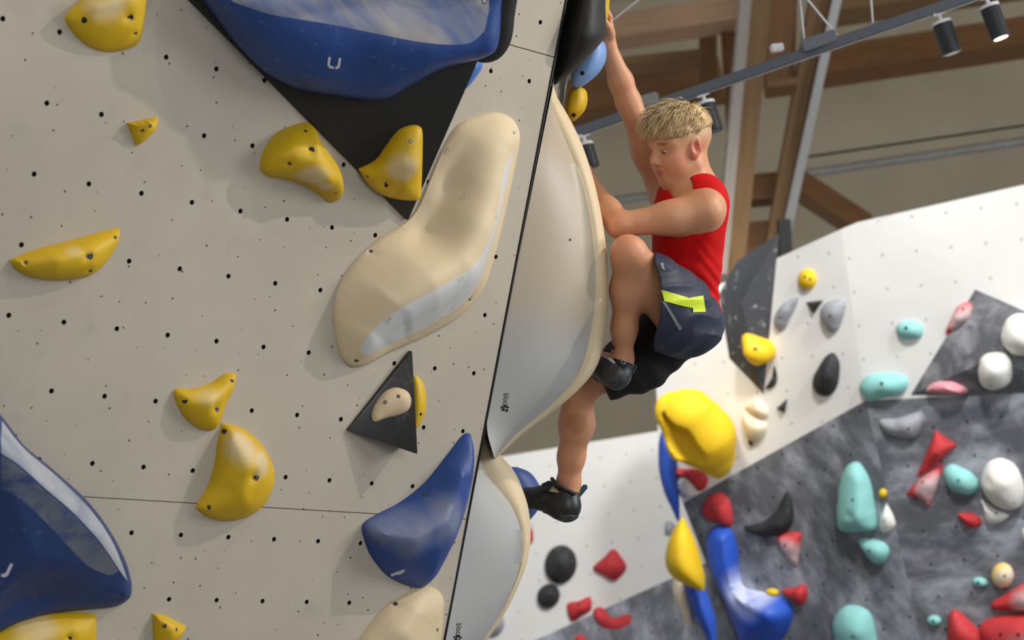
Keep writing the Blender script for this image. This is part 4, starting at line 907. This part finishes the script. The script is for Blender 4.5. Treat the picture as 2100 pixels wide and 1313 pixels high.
# --- torso frame
tu = nrm(neck - hip_c); tl = nrm(np.array([-0.41, 0.16, 0.89]) * -1); tl = nrm(tl - tu * (tl @ tu)); tf_ = np.cross(tl, tu); tf_ = tf_ if tf_[0] < 0 else -tf_
TAX = np.array([tf_, tu, tl])
chest = J(1414, 446, 5.685); belly = J(1408, 545, 5.70)
def torso(F_, g=0.0, k=0.05, low=True):
    F_.ell(chest, TAX, (0.088 + g, 0.125 + g, 0.125 + g), k); F_.ell(belly, TAX, (0.086 + g, 0.13 + g, 0.108 + g), k)
    F_.ell(J(1426, 405, 5.69), TAX, (0.05 + g, 0.05 + g, 0.12 + g), k)
    if low: F_.ell(hip_c, TAX, (0.098 + g, 0.095 + g, 0.122 + g), k)
LO = J(1090, 1110, 5.45); LO = np.array([(1060 - 1050) * 5.5 / F, -(1100 - 656.5) * 5.9 / F, 5.30]); HI = np.array([(1540 - 1050) * 5.8 / F, (656.5 + 90) * 5.7 / F, 5.98])
B = Field(LO, HI, 0.0028)
torso(B)
# neck and head
B.cone(J(1432, 398, 5.69), h(-0.03, -0.045, 0), 0.052, 0.050, 0.03)
B.cone(J(1445, 408, 5.63), J(1430, 385, 5.68), 0.035, 0.04, 0.04); B.cone(J(1390, 398, 5.76), J(1425, 388, 5.70), 0.03, 0.04, 0.04)
B.ell(h(-0.012, 0.036, 0), HAX, (0.094, 0.084, 0.075), 0.02)
B.ell(h(0.030, -0.02, 0), HAX, (0.058, 0.082, 0.058), 0.03)
B.cone(h(0.052, -0.088, 0.008), h(0.052, -0.088, -0.008), 0.019, 0.019, 0.03)
for s in (1, -1):
    B.cone(h(0.048, -0.084, 0.012 * s), h(-0.008, -0.052, 0.050 * s), 0.017, 0.016, 0.035)
    B.ell(h(0.045, -0.034, 0.034 * s), HAX, (0.034, 0.036, 0.026), 0.025)
    B.cone(h(0.079, 0.028, 0.012 * s), h(0.062, 0.026, 0.048 * s), 0.011, 0.011, 0.02)
    B.ell(h(0.086, 0.006, 0.031 * s), HAX, (0.012, 0.011, 0.016), 0.014, 'sub')
    B.ell(h(0.069, 0.004, 0.031 * s), HAX, (0.0135, 0.0135, 0.0145), 0.004)      # eyeball under the lids
    B.cone(h(0.082, 0.0105, 0.020 * s), h(0.074, 0.0095, 0.043 * s), 0.0035, 0.0035, 0.004)   # upper lid
    B.cone(h(0.080, -0.006, 0.022 * s), h(0.073, -0.005, 0.042 * s), 0.003, 0.003, 0.005)
    B.ell(h(0.090, -0.030, 0.0095 * s), HAX, (0.010, 0.007, 0.0065), 0.008)      # nostril wing
    B.ell(h(0.002, -0.004, 0.075 * s), np.array([nrm(fh_ + 0.25 * uh), nrm(uh - 0.25 * fh_), lh]), (0.019, 0.032, 0.009), 0.006)
    B.ell(h(0.006, 0.002, 0.083 * s), HAX, (0.010, 0.017, 0.006), 0.004, 'sub')
    B.cone(h(-0.008, 0.02, 0.081 * s), h(-0.012, -0.012, 0.081 * s), 0.0045, 0.004, 0.006)
B.cone(h(0.082, 0.016, 0), h(0.103, -0.020, 0), 0.0075, 0.0105, 0.014)
B.cone(h(0.084, -0.0535, 0.013), h(0.084, -0.0535, -0.013), 0.0062, 0.0062, 0.008)
B.cone(h(0.081, -0.065, 0.010), h(0.081, -0.065, -0.010), 0.0070, 0.0070, 0.008)
B.cone(h(0.0915, -0.0590, 0.020), h(0.0915, -0.0590, -0.020), 0.0022, 0.0022, 0.002, 'sub')
# arms
B.chain([(L_sh, 0.050), (L_sh * 0.6 + L_elb * 0.4 + np.array([0, -0.004, 0]), 0.042), (L_elb, 0.034)], 0.04)
B.chain([(L_elb + np.array([0.004, 0, 0]), 0.033), (L_elb * 0.65 + L_wr * 0.35, 0.034), (L_wr, 0.022)], 0.02)
B.chain([(R_sh, 0.056), (R_sh * 0.55 + R_elb * 0.45, 0.043), (R_elb, 0.035)], 0.05)
B.chain([(R_elb, 0.034), (R_elb * 0.65 + R_wr * 0.35, 0.034), (R_wr, 0.022)], 0.02)
# hands: palm, four fingers bent twice, thumb from the side of the palm
def hand(wr, d, out, side, curl=0.9, L=0.155):
    """wr wrist, d direction of the metacarpals, out = back of the hand normal, side = towards the thumb"""
    d = nrm(d); out = nrm(out - d * (out @ d)); side_ = np.cross(d, out); side_ = side_ if side_ @ side > 0 else -side_
    pc = wr + d * 0.045
    B.ell(pc, np.array([d, out, side_]), (0.046, 0.015, 0.036), 0.018); B.cone(wr, pc, 0.020, 0.016, 0.02)
    for i, (o, l) in enumerate(((0.027, 0.92), (0.009, 1.0), (-0.010, 0.94), (-0.027, 0.76))):
        p = wr + d * (0.082 - 0.004 * abs(i - 1)) + side_ * o; ang = 0.0; r = 0.0088
        for seg, ln in enumerate((0.036, 0.024, 0.019)):
            ang += curl * (0.55, 0.9, 0.5)[seg]; q = p + (d * math.cos(ang) - out * math.sin(ang)) * ln * l
            B.cone(p, q, r, r * 0.9, 0.004 if seg else 0.01); p, r = q, r * 0.9
    p = wr + d * 0.028 + side_ * 0.026; q = p + nrm(d * 0.55 + side_ * 0.7 - out * 0.45) * 0.034; t = q + nrm(d * 0.8 + side_ * 0.15 - out * 0.55) * 0.027
    B.cone(p, q, 0.0125, 0.0105, 0.014); B.cone(q, t, 0.0105, 0.009, 0.004)
hand(R_wr, np.array([-0.05, 1.0, -0.05]), np.array([0.9, 0.1, 0.3]), np.array([0, 0, -1]), 0.8)
hand(L_wr, nrm(L_wr - L_elb) + np.array([-0.2, 0.1, 0.2]), np.array([0.55, 0.4, 0.7]), np.array([0, 0.4, -1]), 0.8)
# legs
mid = L_hip * 0.45 + L_knee * 0.55
B.chain([(L_hip, 0.082), (mid, 0.066), (L_knee + np.array([0.006, -0.006, 0.01]), 0.046)], 0.04)
B.ell(L_knee + np.array([-0.006, 0.012, -0.012]), np.eye(3), (0.040, 0.038, 0.036), 0.03)
calf = L_knee * 0.66 + L_ank * 0.34
B.chain([(L_knee, 0.042), (calf + np.array([0.004, 0, 0.012]), 0.046), (L_knee * 0.3 + L_ank * 0.7, 0.033), (L_ank, 0.027)], 0.03)
B.chain([(R_hip, 0.080), (R_hip * 0.5 + R_knee * 0.5, 0.064), (R_knee, 0.047)], 0.04)
calf = R_knee * 0.62 + R_ank * 0.38
B.chain([(R_knee, 0.045), (calf + np.array([0.006, 0, 0]), 0.048), (R_knee * 0.28 + R_ank * 0.72, 0.036), (R_ank, 0.031)], 0.03)
# feet inside the shoes
L_heel, L_ball, L_toe = J(1266, 768, 5.575), J(1236, 748, 5.63), J(1200, 742, 5.70)
R_heel, R_ball, R_toe = J(1162, 1040, 5.85), J(1122, 1022, 5.87), J(1080, 1022, 5.89)
B.chain([(L_ank, 0.028), (L_heel, 0.028), (L_ball, 0.028), (L_toe, 0.018)], 0.03)
B.chain([(R_ank, 0.03), (R_heel, 0.028), (R_ball, 0.026), (R_toe, 0.018)], 0.03)

sk = NT('skin'); vc = sk.n('ShaderNodeVertexColor'); vc.layer_name = 'tint'
mott = sk.mix(sk.ramp(sk.noise(60, 4, 0.6), 0.35, 0.75, 0, 0.12), vc.outputs['Color'], S(190, 110, 85)); sk.color(mott)
sk.set(Roughness=0.48); sk.b.inputs['Subsurface Weight'].default_value = 0.12; sk.b.inputs['Subsurface Radius'].default_value = (0.012, 0.005, 0.003); sk.b.inputs['Subsurface Scale'].default_value = 0.5
sk.bump(sk.noise(500, 2), 0.05, 0.001)
def skin_tint(v):
    base = np.array(S(206, 148, 111)); c = np.repeat(base[None], len(v), 0)
    def dab(p, r, col, amt, ax=None, rr=None):
        d = np.sqrt((((v - p) @ ax.T / np.array(rr)) ** 2).sum(1)) if ax is not None else np.linalg.norm(v - p, axis=1) / r
        w = amt * np.clip(1.25 - d, 0, 0.5)[:, None] * 2; c[:] = c * (1 - w) + np.array(S(*col)) * w
    for s in (1, -1):
        dab(h(0.055, -0.034, 0.042 * s), 0.034, (220, 140, 112), 0.55)
        dab(h(0.002, -0.004, 0.080 * s), 0, (208, 96, 78), 0.65, HAX, (0.022, 0.036, 0.014))
        dab(h(0.078, 0.004, 0.031 * s), 0, (176, 116, 90), 0.55, HAX, (0.02, 0.014, 0.02))
        dab(h(0.076, 0.027, 0.031 * s), 0, (120, 84, 54), 0.85, HAX, (0.03, 0.0045, 0.018))
        # faded short hair on the sides
        dab(h(-0.012, 0.050, 0.075 * s), 0, (196, 164, 124), 0.75, HAX, (0.075, 0.030, 0.04))
    dab(h(-0.085, 0.03, 0), 0, (196, 164, 124), 0.8, HAX, (0.05, 0.055, 0.08))
    dab(h(0.085, -0.0585, 0), 0, (190, 96, 86), 0.85, HAX, (0.02, 0.0105, 0.020))
    dab(h(0.100, -0.022, 0), 0.014, (226, 150, 122), 0.5)
    dab(L_knee + np.array([-0.02, 0.02, -0.03]), 0.05, (226, 150, 118), 0.5); dab(L_elb, 0.045, (218, 140, 108), 0.5)
    dab(R_ank, 0.06, (226, 158, 128), 0.4); dab(J(1182, 868, 5.76), 0.03, (150, 96, 66), 0.5)
    return c
person = field_obj('person', B, sk.m, None, 2, skin_tint)
tag(person, 'young climber in red tank top and navy shorts hanging on the cream volume', 'person')
del B
# --- eyes
def ball(name, c, r, mat, parent, ax=None, rr=None, n=16):
    vs, fs = [], []
    ax = np.eye(3) if ax is None else ax; rr = (r, r, r) if rr is None else rr
    for i in range(n + 1):
        for k in range(2 * n):
            a, b = math.pi * i / n, math.pi * k / n; q = np.array([math.cos(a) * rr[0], math.sin(a) * math.cos(b) * rr[1], math.sin(a) * math.sin(b) * rr[2]])
            vs.append(cam2w(*(c + q @ ax)))
    for i in range(n):
        for k in range(2 * n): fs.append((i * 2 * n + k, i * 2 * n + (k + 1) % (2 * n), (i + 1) * 2 * n + (k + 1) % (2 * n), (i + 1) * 2 * n + k))
    return mesh_obj(name, vs, fs, mat, parent=parent)
eyew = plain('eye_white', S(205, 190, 180), 0.25); iris = plain('iris', S(52, 44, 42), 0.2)
for s in (1, -1):
    e_ = ball('eye', h(0.070, 0.003, 0.031 * s), 0, eyew, person, HAX, (0.0148, 0.0052, 0.0125))
    ball('iris', h(0.0805, 0.0015, 0.0300 * s), 0, iris, e_, HAX, (0.0050, 0.0050, 0.0066), 8)
# --- hair: cap and combed strands
HF = Field(HC - 0.17, HC + 0.17, 0.0028)
HF.ell(h(-0.014, 0.036, 0), HAX, (0.101, 0.086, 0.080), 0)
HF.ell(h(0.034, 0.066, 0), HAX, (0.066, 0.050, 0.066), 0.03)
HF.cut(h(0.0, 0.042, 0), -uh * 1.0 - fh_ * 0.10, 0.010)
HF.ell(h(0.115, 0.0, 0), HAX, (0.045, 0.046, 0.09), 0.01, 'sub')
HF.wrinkle(lambda q: 0.0016 * np.sin(((q - HC) @ lh) * 420 + 3 * np.sin(((q - HC) @ fh_) * 60)) * 1.0)
hm = NT('blond_hair'); vch = hm.n('ShaderNodeVertexColor'); vch.layer_name = 'tint'; hm.color(vch.outputs['Color']); hm.set(Roughness=0.45)
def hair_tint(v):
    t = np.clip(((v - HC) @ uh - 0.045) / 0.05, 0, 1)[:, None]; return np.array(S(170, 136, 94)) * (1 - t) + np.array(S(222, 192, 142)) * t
hair = field_obj('hair', HF, hm.m, person, 1, hair_tint)
bvh_h = bvh_of(hair)
rnd = random.Random(4); vs, fs, cols = [], [], []
def w2c(p): d = Vector(p) - CAM; return np.array([d.dot(RIGHT), d.dot(UP), d.dot(FWD)])
crown = h(-0.075, 0.11, 0)
for i in range(2600):
    th = rnd.uniform(0, 2 * math.pi); el = math.asin(rnd.uniform(0.0, 1.0))
    dirn = fh_ * math.cos(el) * math.cos(th) + lh * math.cos(el) * math.sin(th) + uh * math.sin(el)
    src = h(0, 0.045, 0); hit = bvh_h.ray_cast(Vector(cam2w(*(src + dirn * 0.2))), Vector(cam2w(*src)) - Vector(cam2w(*(src + dirn * 0.2))))
    if hit[0] is None: continue
    p = w2c(hit[0]); nq = hit[1]; nc = np.array([nq.dot(RIGHT), nq.dot(UP), nq.dot(FWD)]); nc = nc if nc @ dirn > 0 else -nc
    f_, u_, l_ = (p - HC) @ fh_, (p - HC) @ uh, (p - HC) @ lh
    flow = nrm((p - crown) * 0.6 + fh_ * 0.055 + lh * (l_ * 0.5)) if f_ > -0.06 else nrm(-uh * 0.8 - fh_ * 0.25 + (p - HC) * 0.5)
    flow = nrm(flow - nc * (flow @ nc) + np.array([rnd.gauss(0, .07) for _ in range(3)]) + 0.22 * np.array([math.sin(f_ * 150 + l_ * 230), math.sin(l_ * 190 + 2), math.cos(f_ * 170 - l_ * 120)]))
    top = max(0.0, min(1.0, (u_ - 0.06) / 0.05)); Ln = (0.016 + 0.034 * top) * rnd.uniform(0.7, 1.3) * (0.6 if f_ < -0.05 else 1.0)
    r0 = rnd.uniform(0.0010, 0.0019); colr = np.array(S(*rnd.choice([(240, 216, 170), (228, 198, 148), (248, 228, 188), (206, 172, 122), (172, 138, 94)])))
    b0 = len(vs); NS = 5; lift = rnd.uniform(0.06, 0.26) * (0.4 + 0.8 * top)
    side_ = nrm(np.cross(flow, nc))
    for k in range(NS):
        t = k / (NS - 1); c = p - nc * 0.002 + flow * Ln * t + nc * Ln * (lift * math.sin(t * 2.2) ) - uh * Ln * 0.22 * t * t; r = r0 * (1 - 0.85 * t)
        for q in range(3):
            a = q * 2.094; vs.append(tuple(cam2w(*(c + (side_ * math.cos(a) + nc * math.sin(a)) * r)))); cols.append(colr * (0.72 + 0.28 * t))
    for k in range(NS - 1):
        for q in range(3): fs.append((b0 + k * 3 + q, b0 + k * 3 + (q + 1) % 3, b0 + (k + 1) * 3 + (q + 1) % 3, b0 + (k + 1) * 3 + q))
st = mesh_obj('hair_strands', vs, fs, hm.m, parent=hair); at = st.data.color_attributes.new('tint', 'FLOAT_COLOR', 'POINT')
at.data.foreach_set('color', np.array(cols, np.float32).ravel()); st['kind'] = 'stuff'
# --- tank top
TF = Field(J(1290, 720, 5.75) - np.array([0, 0, 0.35]), J(1530, 330, 5.75) + np.array([0, 0, 0.25]), 0.003)
torso(TF, 0.009, 0.05)
TF.cone(J(1455, 398, 5.66), J(1440, 405, 5.62), 0.03, 0.03, 0.03); TF.cone(J(1376, 395, 5.775), J(1392, 402, 5.76), 0.042, 0.04, 0.03)
TF.wrinkle(lambda q: 0.0022 * np.sin(q[..., 1] * 120 + q[..., 0] * 90 + 2.5 * np.sin(q[..., 0] * 40 + q[..., 1] * 18)) * np.clip((-q[..., 1] + 0.24) * 5, 0.15, 1))
TF.ell(J(1430, 432, 5.535), np.array([nrm((1, -0.12, 0)), nrm((0.12, 1, 0)), (0, 0, 1)]), (0.066, 0.066, 0.11), 0.004, 'sub')     # near armhole
TF.cone(J(1345, 392, 5.86), R_elb, 0.058, 0.06, 0.004, 'sub')                 # far armhole
TF.cone(J(1432, 398, 5.69) + np.array([0.0, 0.012, 0]), h(-0.03, -0.03, 0), 0.064, 0.056, 0.004, 'sub')   # neckline
TF.ell(J(1396, 384, 5.62), np.eye(3), (0.034, 0.036, 0.08), 0.006, 'sub')
TF.cut(J(1410, 668, 5.7), -tu + 0.12 * tf_, 0.003)
rd = NT('red_jersey'); rd.color(rd.mix(rd.ramp(rd.noise(25, 4), 0.3, 0.75), S(208, 8, 10), S(186, 5, 8))); rd.set(Roughness=0.75); rd.b.inputs['Specular IOR Level'].default_value = 0.2; rd.bump(rd.noise(900, 2), 0.12, 0.001)
shirt = field_obj('tank_top', TF, rd.m, person, 1)
# --- shorts
SF = Field(J(1215, 860, 5.75) - np.array([0, 0, 0.42]), J(1500, 500, 5.75) + np.array([0, 0, 0.25]), 0.003)
SF.ell(hip_c + np.array([0, -0.008, 0]), TAX, (0.108, 0.09, 0.132), 0)
hemc = J(1338, 616, 5.53); th_ax = nrm(hemc - L_hip)
SF.chain([(L_hip + np.array([-0.004, -0.006, 0.005]), 0.096), (J(1366, 632, 5.575), 0.116), (hemc + th_ax * 0.03, 0.126)], 0.05)
SF.wrinkle(lambda q: 0.0058 * (np.abs(np.sin(q[..., 0] * 30 - q[..., 1] * 42 + 1.4 * np.sin(q[..., 1] * 26 + q[..., 2] * 22 + 1))) - 0.6))
cutn = nrm(np.array([-1.0, 0.0, 0.06]))
SF.cut(J(1341, 612, 5.55), cutn, 0.004)
SF.ell(J(1341, 615, 5.5) + np.array([-0.30 + 0.017, 0, 0]), np.eye(3), (0.30, 0.30, 0.60), 0.004, 'sub')
SF.chain([(J(1385, 655, 5.60), 0.085), (J(1366, 632, 5.572), 0.098), (hemc + th_ax * 0.03, 0.110), (hemc + np.array([-0.12, 0, 0]), 0.112)], 0.003, 'sub')
SF.cut(J(1402, 572, 5.7), tu + 0.45 * tf_ * -1.0, 0.004)
nv = NT('navy_cloth'); nv.color(nv.mix(nv.ramp(nv.noise(22, 5, 0.7, dist=1), 0.55, 0.75, 0, 0.35), S(38, 44, 66), S(104, 108, 122))); nv.set(Roughness=0.6); nv.bump(nv.noise(800, 2), 0.1, 0.001)
shorts = field_obj('shorts', SF, nv.m, person, 1)
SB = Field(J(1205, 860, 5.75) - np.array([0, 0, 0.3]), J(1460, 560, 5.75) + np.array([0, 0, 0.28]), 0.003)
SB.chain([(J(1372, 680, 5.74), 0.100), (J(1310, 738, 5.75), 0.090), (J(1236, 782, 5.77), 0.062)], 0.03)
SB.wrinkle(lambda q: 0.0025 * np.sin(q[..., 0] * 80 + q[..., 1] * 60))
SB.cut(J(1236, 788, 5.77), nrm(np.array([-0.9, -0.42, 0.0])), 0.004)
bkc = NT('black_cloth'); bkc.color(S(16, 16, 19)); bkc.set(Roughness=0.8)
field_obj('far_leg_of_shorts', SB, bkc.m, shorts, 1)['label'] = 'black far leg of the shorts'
neon = plain('neon_trim', S(206, 226, 40), 0.6); greyt = plain('grey_trim', S(128, 128, 122), 0.6)
bsh = bvh_of(shorts)
decal_poly('neon_stripe', shorts, [(1356, 594), (1412, 612), (1441, 607), (1446, 640), (1420, 641), (1420, 632), (1362, 618)], neon, 4, 0.0025, 'neon yellow stripe', bsh)
decal_poly('grey_stripe', shorts, [(1357, 617), (1364, 620), (1398, 673), (1392, 677)], greyt, 4, 0.0025, None, bsh)
decal_poly('printed_mark', shorts, [(1353, 541), (1360, 540), (1363, 556), (1357, 553)], greyt, 3, 0.0025, None, bsh)
# --- climbing shoes
rub = NT('shoe_rubber'); rub.color(rub.mix(rub.ramp(rub.noise(30, 5, 0.7), 0.45, 0.75, 0, 0.45), S(52, 53, 56), S(128, 128, 130))); rub.set(Roughness=0.45)
rubd = NT('shoe_black'); rubd.color(rubd.mix(rubd.ramp(rubd.noise(30, 5, 0.7), 0.5, 0.75, 0, 0.3), S(34, 34, 36), S(96, 96, 98))); rubd.set(Roughness=0.4)
teal = plain('teal_loop', S(38, 84, 96), 0.6); cuff = plain('shoe_lining', S(206, 184, 140), 0.7); lace = plain('strap_black', S(28, 28, 30), 0.6)
def shoe(label_parent, heel, ball_, toe, ank, R, mat, mat2, cutn_, cutp):
    f = Field(np.minimum(np.minimum(heel, toe), ank) - 0.09, np.maximum(np.maximum(heel, toe), ank) + 0.09, 0.0026)
    f.cone(heel, ball_, R[0], R[1], 0.02); f.cone(ball_, toe, R[1], R[2], 0.02); f.cone(heel * 0.7 + ball_ * 0.3, ank, R[0] * 0.92, R[3], 0.025)
    f.cone(ank + (ank - heel) * 0.3, ank * 0.5 + heel * 0.5, R[3] * 0.90, R[3] * 0.82, 0.004, 'sub')
    f.cut(cutp, cutn_, 0.004)
    u = field_obj('shoe', f, mat, label_parent, 1)
    g = Field(np.minimum(heel, toe) - 0.09, np.maximum(heel, toe) + 0.09, 0.0026)
    dn = nrm(heel - ank)
    g.cone(heel, ball_, R[0] + 0.003, R[1] + 0.003, 0.02); g.cone(ball_, toe, R[1] + 0.003, R[2] + 0.003, 0.02)
    return u, g, dn
Lsh, g, dn = shoe(person, L_heel, L_ball, L_toe, L_ank, (0.041, 0.042, 0.026, 0.036), rub.m, rubd.m, nrm(np.array([0.25, 0.95, 0.1])), J(1276, 742, 5.60))
Lsh['label'] = 'grey rubber climbing shoe on the bent leg'
g.cut(J(1262, 790, 5.56), nrm(np.array([0.35, 0.9, 0.1])), 0.003); field_obj('heel_rubber', g, rub.m, Lsh, 1)
bl_ = bvh_of(Lsh)
decal_poly('strap', Lsh, [(1243, 716), (1256, 719, 0), (1270, 732, 0), (1282, 750), (1281, 757), (1272, 752, 0), (1258, 738, 0), (1246, 724)], lace, 3, 0.003, None, bl_)
decal_poly('white_trim', Lsh, [(1237, 722), (1246, 727), (1262, 744), (1260, 748), (1246, 737), (1236, 732)], M['print_white'], 3, 0.002, None, bl_)
decal_text('strap_lettering', Lsh, 'AGO', (1257, 726), (9.5, 11), (9, -7), M['print_white'], 0.0042, bl_)
def cpts(*p): return [Vector(tuple(cam2w(*J(*q)))) for q in p]
tube('pull_loop', cpts((1248, 722, 5.575), (1254, 712, 5.57), (1268, 716, 5.57), (1276, 722, 5.575)), 0.005, lace, Lsh, 8)
tube('heel_loop', cpts((1292, 762, 5.59), (1301, 748, 5.59), (1305, 750, 5.595), (1299, 764, 5.60)), 0.0022, M['steel'], Lsh, 8)
Rsh, g, dn = shoe(person, R_heel, R_ball, R_toe, R_ank, (0.043, 0.036, 0.032, 0.040), rubd.m, rub.m, nrm(np.array([0.22, 0.96, 0.0])), J(1170, 1003, 5.86))
Rsh['label'] = 'black climbing shoe on the hanging leg'
g.cut(J(1160, 1055, 5.84), nrm(np.array([0.1, 1, 0.1])), 0.003); field_obj('heel_rubber', g, rub.m, Rsh, 1)
br_ = bvh_of(Rsh)
decal_poly('tan_vamp', Rsh, [(1126, 1009), (1130, 998, 0), (1140, 1002, 0), (1147, 1011)], cuff, 3, 0.002, None, br_)
tube('strap', cpts((1112, 996, 5.825), (1124, 990, 5.82), (1140, 993, 5.812), (1160, 1004, 5.81), (1180, 1014, 5.815)), 0.0055, lace, Rsh, 8)
tube('strap', cpts((1128, 988, 5.83), (1126, 1000, 5.82), (1122, 1008, 5.822)), 0.0065, lace, Rsh, 8)
tube('strap', cpts((1132, 982, 5.86), (1138, 990, 5.825), (1148, 1002, 5.815)), 0.006, lace, Rsh, 8)
bar('heel_loop', cam2w(*J(1184, 1018, 5.86)), cam2w(*J(1203, 995, 5.86)), 0.016, 0.016, teal, Rsh, up=FWD, bevel=0.004)
